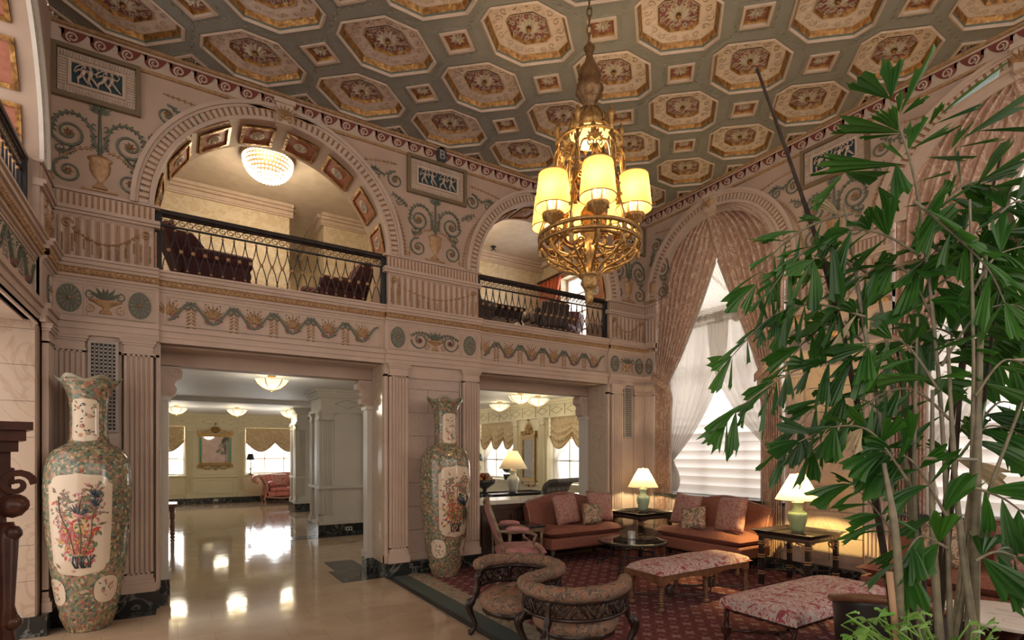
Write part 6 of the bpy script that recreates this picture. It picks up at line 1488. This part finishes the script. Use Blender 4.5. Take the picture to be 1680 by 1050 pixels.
for i in range(36): a = 2*pi*i/36; mb.tube([pol(a, .47, 3.70), pol(a+.08, .47, 3.78)], .007, 4); mb.tube([pol(a+.08, .47, 3.70), pol(a, .47, 3.78)], .007, 4)
mb.obj('ring', brass, ch)
mb = MB()
for k in range(12):
    a = 2*pi*k/12; mb.tube([pol(a, r, z) for r, z in [(q.x, q.z) for q in spl([(.46, 0, 3.70), (.40, 0, 3.60), (.28, 0, 3.53), (.16, 0, 3.49), (.08, 0, 3.42)], 4)]], .012, 5)
    mb.tube([pol(a+.13+.10*cos(j*.8), .25+.045*cos(j*.7), 3.56+.04*sin(j*.7)) for j in range(10)], .009, 4)
    mb.tube([pol(a+.13+.10*cos(j*.8), .36+.045*cos(j*.7), 3.62+.04*sin(j*.7)) for j in range(10)], .009, 4)
mb.obj('basket', brass, ch)
mb = MB(); mb.lathe([(1e-4, 3.16), (.03, 3.19), (.045, 3.24), (.025, 3.28), (.055, 3.31), (.085, 3.36), (.07, 3.40), (.10, 3.42), (.11, 3.44), (.04, 3.46), (.035, 3.58), (.06, 3.62), (.07, 3.66), (.045, 3.70), (.04, 3.80), (.09, 3.84), (.06, 3.9), (.085, 3.98), (.085, 4.02), (.05, 4.08), (1e-4, 4.10)], n=20); mb.obj('central_stem', brass, ch)
for k in range(6):
    a = k*pi/3; arm = MB(); arm.tube([pol(a, r, z) for r, z in [(q.x, q.z) for q in spl([(.06, 0, 3.74), (.2, 0, 3.66), (.33, 0, 3.70), (.40, 0, 3.80), (.42, 0, 3.84)], 4)]], .014, 6)
    for s in (-1, 1): arm.tube([pol(a+s*.05*sin(j*.6), .36+.035*cos(j*.75), 3.76+.04*sin(j*.75)) for j in range(9)], .010, 4)
    arm = arm.obj('arm', brass, ch)
    mb = MB(); mb.lathe([(.02, 3.80), (.035, 3.83), (.07, 3.86), (.098, 3.90), (.10, 3.915), (.085, 3.912), (.03, 3.88)], pol(a, .42, 0), 18)
    for j in range(12): q = 2*pi*j/12; mb.ball(pol(a, .42, 3.885)+Vector((.09*cos(q), .09*sin(q), 0)), .013, 5)
    mb.obj('drip_cup', brass, arm)
    mb = MB()
    for j in range(4): q = 2*pi*j/4+.4; mb.lathe([(.012, 3.88), (.012, 4.03)], pol(a, .42, 0)+Vector((.055*cos(q), .055*sin(q), 0)), 8)
    mb.obj('candles', ivory, arm)
    mb = MB()
    for j in range(4): q = 2*pi*j/4+.4; mb.lathe([(.004, 4.03), (.014, 4.06), (.010, 4.09), (1e-4, 4.115)], pol(a, .42, 0)+Vector((.055*cos(q), .055*sin(q), 0)), 8)
    mb.obj('flame_bulbs', bulbm, arm)
    n = 64; mb = MB(); mb.lathe([(.160, 3.965), (.150, 4.06), (.140, 4.16), (.128, 4.27)], pol(a, .42, 0), n, wob=lambda x, v: .012*(1 if int(round(x/(2*pi)*n)) % 2 else -1)); mb.f = [f for f in mb.f if len(f) == 4]; mb.m = mb.m[:len(mb.f)]; mb.s = mb.s[:len(mb.f)]
    mb.obj('lamp_shade', shadem, arm)
    c0 = pol(a, .42, 0)
    for r, z in ((.161, 3.968), (.129, 4.268)): mb = MB(); mb.tube([c0+Vector((r*cos(2*pi*i/32), r*sin(2*pi*i/32), z)) for i in range(32)], .005, 4, 0, True); mb.obj('shade_trim', ochre, arm)
    wp = Matrix.Rotation(R(-120.5), 4, 'Z') @ pol(a, .42, 4.10); light('candle_glow', 'POINT', (CHX+wp.x, CHY+wp.y, 4.08), 15, (1, .70, .34), .04)
light('crown_glow', 'POINT', (CHX, CHY, 4.60), 8, (1, .70, .34), .06)

# ================================================================ PALM
def PX_(px, py, d):
    s = (px-840)/FPX*d; z = CAMZ+(743.5-py)/FPX*d
    return Vector((d*sin(YAW)+s*cos(YAW), d*cos(YAW)-s*sin(YAW), z))
PB = PX_(1545, 1050, 2.75)
palm = thing('fishtail_palm', 'tall green fishtail palm filling the right side of the frame', 'plant', (PB.x, PB.y, 0)); PO = Vector((PB.x, PB.y, 0))
mb = MB(); mb.lathe([(.26, .024), (.36, .10), (.42, .40), (.44, .58), (.46, .60), (.46, .64), (.41, .64), (.40, .56)], n=32); mb.obj('planter', potm, palm)
mb = MB(); mb.lathe([(.41, .57), (1e-4, .60)], n=24); mb.obj('soil', mat('soil', (.04, .03, .02), .95, bmp=(30, .6)), palm)
rp = random.Random(11)
CANES = [([(1242, 113), (1305, 290), (1360, 460), (1402, 640), (1436, 820), (1478, 1080)], 2.95, .020, 1), ([(1462, 166), (1497, 278), (1517, 402), (1536, 575), (1552, 800), (1560, 1080)], 2.70, .012, 0), ([(1385, 335), (1404, 450), (1425, 580), (1456, 760), (1487, 1080)], 2.75, .016, 0),
 ([(1437, 450), (1460, 600), (1490, 800), (1516, 1080)], 2.85, .018, 0), ([(1591, 327), (1597, 600), (1592, 850), (1586, 1080)], 2.6, .013, 0), ([(1648, 233), (1612, 385), (1580, 600), (1560, 840), (1535, 1080)], 2.9, .016, 1), ([(1450, 760), (1472, 900), (1474, 1080)], 2.55, .024, 0),
 ([(1505, 520), (1500, 800), (1512, 1080)], 2.65, .015, 0), ([(1620, 380), (1606, 620), (1598, 1080)], 2.7, .022, 0), ([(1640, 450), (1610, 700), (1568, 1080)], 2.85, .014, 1), ([(1555, 560), (1570, 820), (1604, 1080)], 2.55, .018, 0), ([(1685, 640), (1605, 860), (1560, 1080)], 2.6, .014, 0),
 ([(1530, 640), (1530, 860), (1544, 1080)], 2.6, .020, 0), ([(1470, 560), (1500, 800), (1525, 1080)], 3.0, .018, 1), ([(1660, 300), (1625, 560), (1585, 860), (1560, 1080)], 3.05, .014, 0), ([(1602, 420), (1560, 720), (1530, 1080)], 3.05, .012, 1)]
barkd = mat('dark_cane', (.028, .018, .014), .7, var=(.055, .04, .03), vs=14, spec=.2)
for pts, d, r, dk in CANES:
    n = len(pts); ww = [PX_(x, y, d+.08*sin(i*1.3+r*400)) for i, (x, y) in enumerate(pts)]; ww = spl(ww, 6); N = len(ww)
    mb = MB(); mb.tube([p-PO for p in ww], [r*(.35+.65*i/(N-1))*(1+.16*(i % 4 == 0)) for i in range(N)], 8); mb.obj('cane', barkd if dk else bark, palm)
mb = MB(); mb.tube([PX_(1459, 938, 2.45)-PO, PX_(1474, 1080, 2.45)-PO], .014, 8); mb.obj('cut_stake', mat('cut_wood', (.42, .26, .15), .6), palm)
mb = MB(); mb.tube([PX_(1515, 752, 2.5)-PO, PX_(1602, 754, 2.55)-PO], .009, 6); mb.obj('tie_rod', bark, palm)
CAMV = Vector((0, 0, CAMZ))
def leaflet(mb, base, tip, wd, droop=.12, rnd=rp, mi=0, roll=None):
    b, t = Vector(base), Vector(tip); ax = t-b; L = ax.length; ax.normalize(); view = (b-CAMV).normalized()
    side = ax.cross(view); side.normalize(); nrm = side.cross(ax); ro = rnd.uniform(-.9, .9) if roll is None else roll
    side = (side*cos(ro)+nrm*sin(ro)).normalized(); nrm = side.cross(ax)
    nu, nv = 8, 5; jag = [rnd.uniform(.74, 1.08) for _ in range(nu+1)]; jag[0] = rnd.uniform(.62, .8); jag[-1] = rnd.uniform(.8, 1.1); skew = rnd.uniform(-.25, .25)
    def f(u, v):
        l = L*v*(1+(jag[int(round(u*nu))]-1)*v**2); x = (u-.5)*wd*(v**.85)*(1.05-.15*v)+skew*wd*v*v*.4
        fold = abs(u-.5)*wd*.35*v+wd*.045*(1 if int(round(u*nu)) % 2 else -1)*v**.7
        return b+ax*l+side*x+nrm*fold+Vector((0, 0, -droop*L*v*v))
    mb.grid(nu, nv, f, mi, False)
def px_frond(name_pts, d, size, wd, cnt=9, spread=1.0, hang=.35, dd=.0):
    pts = [PX_(x, y, d+dd*i) for i, (x, y) in enumerate(name_pts)]; c = spl(pts, 8); N = len(c); mb = MB()
    mb.tube([p-PO for p in c], [.008*(1-.7*i/(N-1)) for i in range(N)], 5, 1)
    for i in range(cnt):
        k = int((i+1)/cnt*(N-1)*.98); b = c[k]; tn = (c[min(k+1, N-1)]-c[max(k-1, 0)]).normalized()
        view = (b-CAMV).normalized(); sd = tn.cross(view).normalized()
        for s in ((-1, 1) if i < cnt-1 else (-1, 0, 1)):
            a = rp.uniform(.55, 1.1)*spread*s; L = size*rp.uniform(.7, 1.2)/FPX*d
            dr = tn*cos(a)+sd*sin(a)+view*rp.uniform(-.35, .35)+Vector((0, 0, -hang*rp.uniform(.5, 1.5))); dr.normalize()
            leaflet(mb, b-PO, b-PO+dr*L*.98, wd*1.3*rp.uniform(.6, 1.3)/FPX*d, rp.uniform(.02, .3), mi=2 if rp.random() < .025 else 0, roll=rp.gauss(0, .6))
    mb.v = [Vector(v) for v in mb.v]; o = mb.obj('frond', [leafm, bark, dryleaf], palm); return o
def px_leaves(L, d):
    mb = MB()
    for bx, by, tx, ty, w_ in L:
        dd = d+rp.uniform(-.12, .12); leaflet(mb, PX_(bx, by, d)-PO, PX_(tx, ty, dd)-PO, w_*1.15/FPX*d, .03, roll=rp.uniform(-.25, .25))
    mb.obj('frond', [leafm, bark, dryleaf], palm)
CAMV = CAMV-PO if False else CAMV
# crown leaves seen singly against the ceiling
px_leaves([(1461, 163, 1398, 128, 46), (1462, 163, 1466, 92, 34), (1476, 188, 1528, 92, 50), (1475, 185, 1478, 148, 15), (1480, 188, 1522, 158, 26)], 2.68)
px_leaves([(1478, 218, 1364, 206, 52), (1476, 216, 1432, 182, 20), (1474, 214, 1458, 176, 16), (1478, 220, 1412, 228, 22), (1490, 246, 1514, 192, 34), (1492, 246, 1572, 208, 20), (1492, 246, 1560, 208, 16)], 2.66)
px_leaves([(1540, 190, 1634, 122, 52), (1530, 205, 1606, 176, 24), (1524, 206, 1546, 168, 14), (1560, 245, 1588, 205, 20), (1565, 243, 1648, 227, 14), (1575, 230, 1690, 165, 66), (1600, 215, 1692, 212, 26)], 2.62)
px_leaves([(1486, 270, 1330, 276, 40), (1484, 262, 1448, 236, 26), (1480, 275, 1350, 252, 14), (1600, 310, 1660, 222, 26), (1600, 302, 1690, 250, 40), (1602, 305, 1650, 290, 18), (1500, 300, 1560, 282, 14)], 2.7)
px_leaves([(1384, 284, 1338, 342, 62), (1386, 282, 1438, 300, 66), (1470, 268, 1478, 328, 34), (1440, 305, 1470, 345, 26), (1520, 258, 1590, 262, 22), (1560, 345, 1618, 350, 30), (1515, 355, 1560, 300, 22), (1515, 360, 1600, 300, 18), (1480, 340, 1520, 335, 16)], 2.6)
for a in [([(1400, 350), (1330, 370), (1270, 415), (1238, 470)], 2.85, 62, 24, 7), ([(1420, 520), (1340, 500), (1265, 520), (1196, 590)], 2.75, 50, 22, 9, 1, .7), ([(1450, 585), (1380, 590), (1300, 610), (1225, 660), (1190, 690)], 2.65, 62, 28, 9, 1, .6), ([(1470, 690), (1400, 650), (1340, 665), (1290, 735)], 2.75, 60, 30, 7, 1, .6),
          ([(1490, 790), (1430, 710), (1370, 700), (1310, 725)], 2.6, 54, 26, 7, 1, .5), ([(1510, 420), (1450, 385), (1390, 380), (1330, 430)], 2.7, 70, 34, 6, 1, .5), ([(1535, 530), (1480, 440), (1420, 450), (1372, 520)], 2.8, 70, 32, 7, 1, .6), ([(1545, 600), (1600, 520), (1660, 500), (1710, 530)], 2.7, 75, 30, 7, 1, .3),
          ([(1595, 480), (1635, 420), (1700, 400)], 2.6, 85, 40, 5, 1, .4), ([(1560, 690), (1500, 640), (1440, 650), (1395, 700)], 2.7, 70, 30, 8, 1, .5), ([(1560, 770), (1620, 700), (1690, 720)], 2.75, 80, 34, 6, 1, .4), ([(1580, 560), (1530, 540), (1470, 590)], 2.9, 70, 30, 7, 1, .4), ([(1600, 650), (1650, 590), (1710, 620)], 2.6, 80, 40, 5, 1, .6),
          ([(1545, 340), (1590, 300), (1650, 320), (1710, 360)], 2.8, 70, 26, 7, 1, .2), ([(1535, 430), (1600, 380), (1680, 400)], 2.75, 80, 34, 7, 1, .4), ([(1470, 880), (1440, 840), (1395, 790)], 2.8, 60, 26, 6, 1, .3), ([(1560, 860), (1500, 760), (1450, 740)], 2.6, 80, 30, 6, 1, .4), ([(1600, 920), (1640, 905), (1700, 930)], 2.4, 90, 44, 4, 1, .7),
          ([(1600, 800), (1650, 820), (1700, 860)], 2.5, 80, 34, 4, 1, .4), ([(1555, 900), (1510, 880), (1480, 920)], 2.5, 70, 30, 4, 1, .6), ([(1500, 640), (1560, 560), (1620, 560)], 2.95, 80, 34, 7, 1, .3), ([(1440, 460), (1400, 440), (1345, 470), (1300, 520)], 2.95, 60, 26, 7, 1, .6), ([(1520, 480), (1590, 440), (1660, 460)], 2.95, 80, 34, 7, 1, .3), ([(1415, 560), (1370, 530), (1320, 560), (1270, 630)], 2.95, 56, 24, 8, 1, .6), ([(1460, 760), (1420, 690), (1370, 690), (1330, 740)], 2.9, 56, 26, 7, 1, .6), ([(1600, 560), (1650, 520), (1710, 560)], 2.95, 76, 36, 6, 1, .4),
          ([(1400, 440), (1350, 400), (1300, 430), (1262, 480)], 2.75, 52, 22, 8, 1, .7), ([(1590, 720), (1640, 660), (1700, 680)], 2.85, 76, 36, 6, 1, .4), ([(1540, 640), (1480, 560), (1420, 570)], 2.6, 70, 34, 6, 1, .5), ([(1500, 330), (1560, 380), (1620, 440), (1650, 500)], 2.55, 70, 30, 8, 1, .5), ([(1610, 420), (1560, 400), (1500, 440)], 2.8, 70, 34, 6, 1, .5), ([(1640, 350), (1670, 330), (1710, 340)], 2.7, 80, 40, 4, 1, .4)]:
    px_frond(*a)
up = thing('trailing_pothos', 'low green and cream leafy plant at the foot of the palm', 'plant', (PO.x, PO.y, .58)); mb = MB(); UO = Vector((PO.x, PO.y, .58))
for i in range(70):
    x = rp.uniform(1370, 1640); y = rp.uniform(1000, 1075)+(abs(x-1430) > 90)*25; b = PX_(x, y, rp.uniform(2.3, 2.6)); a = rp.uniform(-.4, 3.5); L = rp.uniform(.07, .13)
    leaflet(mb, b-UO, b-UO+Vector((cos(a)*L*.8, -sin(a)*L*.3, L*.5*sin(a))), L*.6, .2)
    mb.tube([b-UO, Vector((rp.uniform(-.2, .2), rp.uniform(-.2, .2), 0))], .004, 4)
mb.obj('foliage', ivyleaf, up)
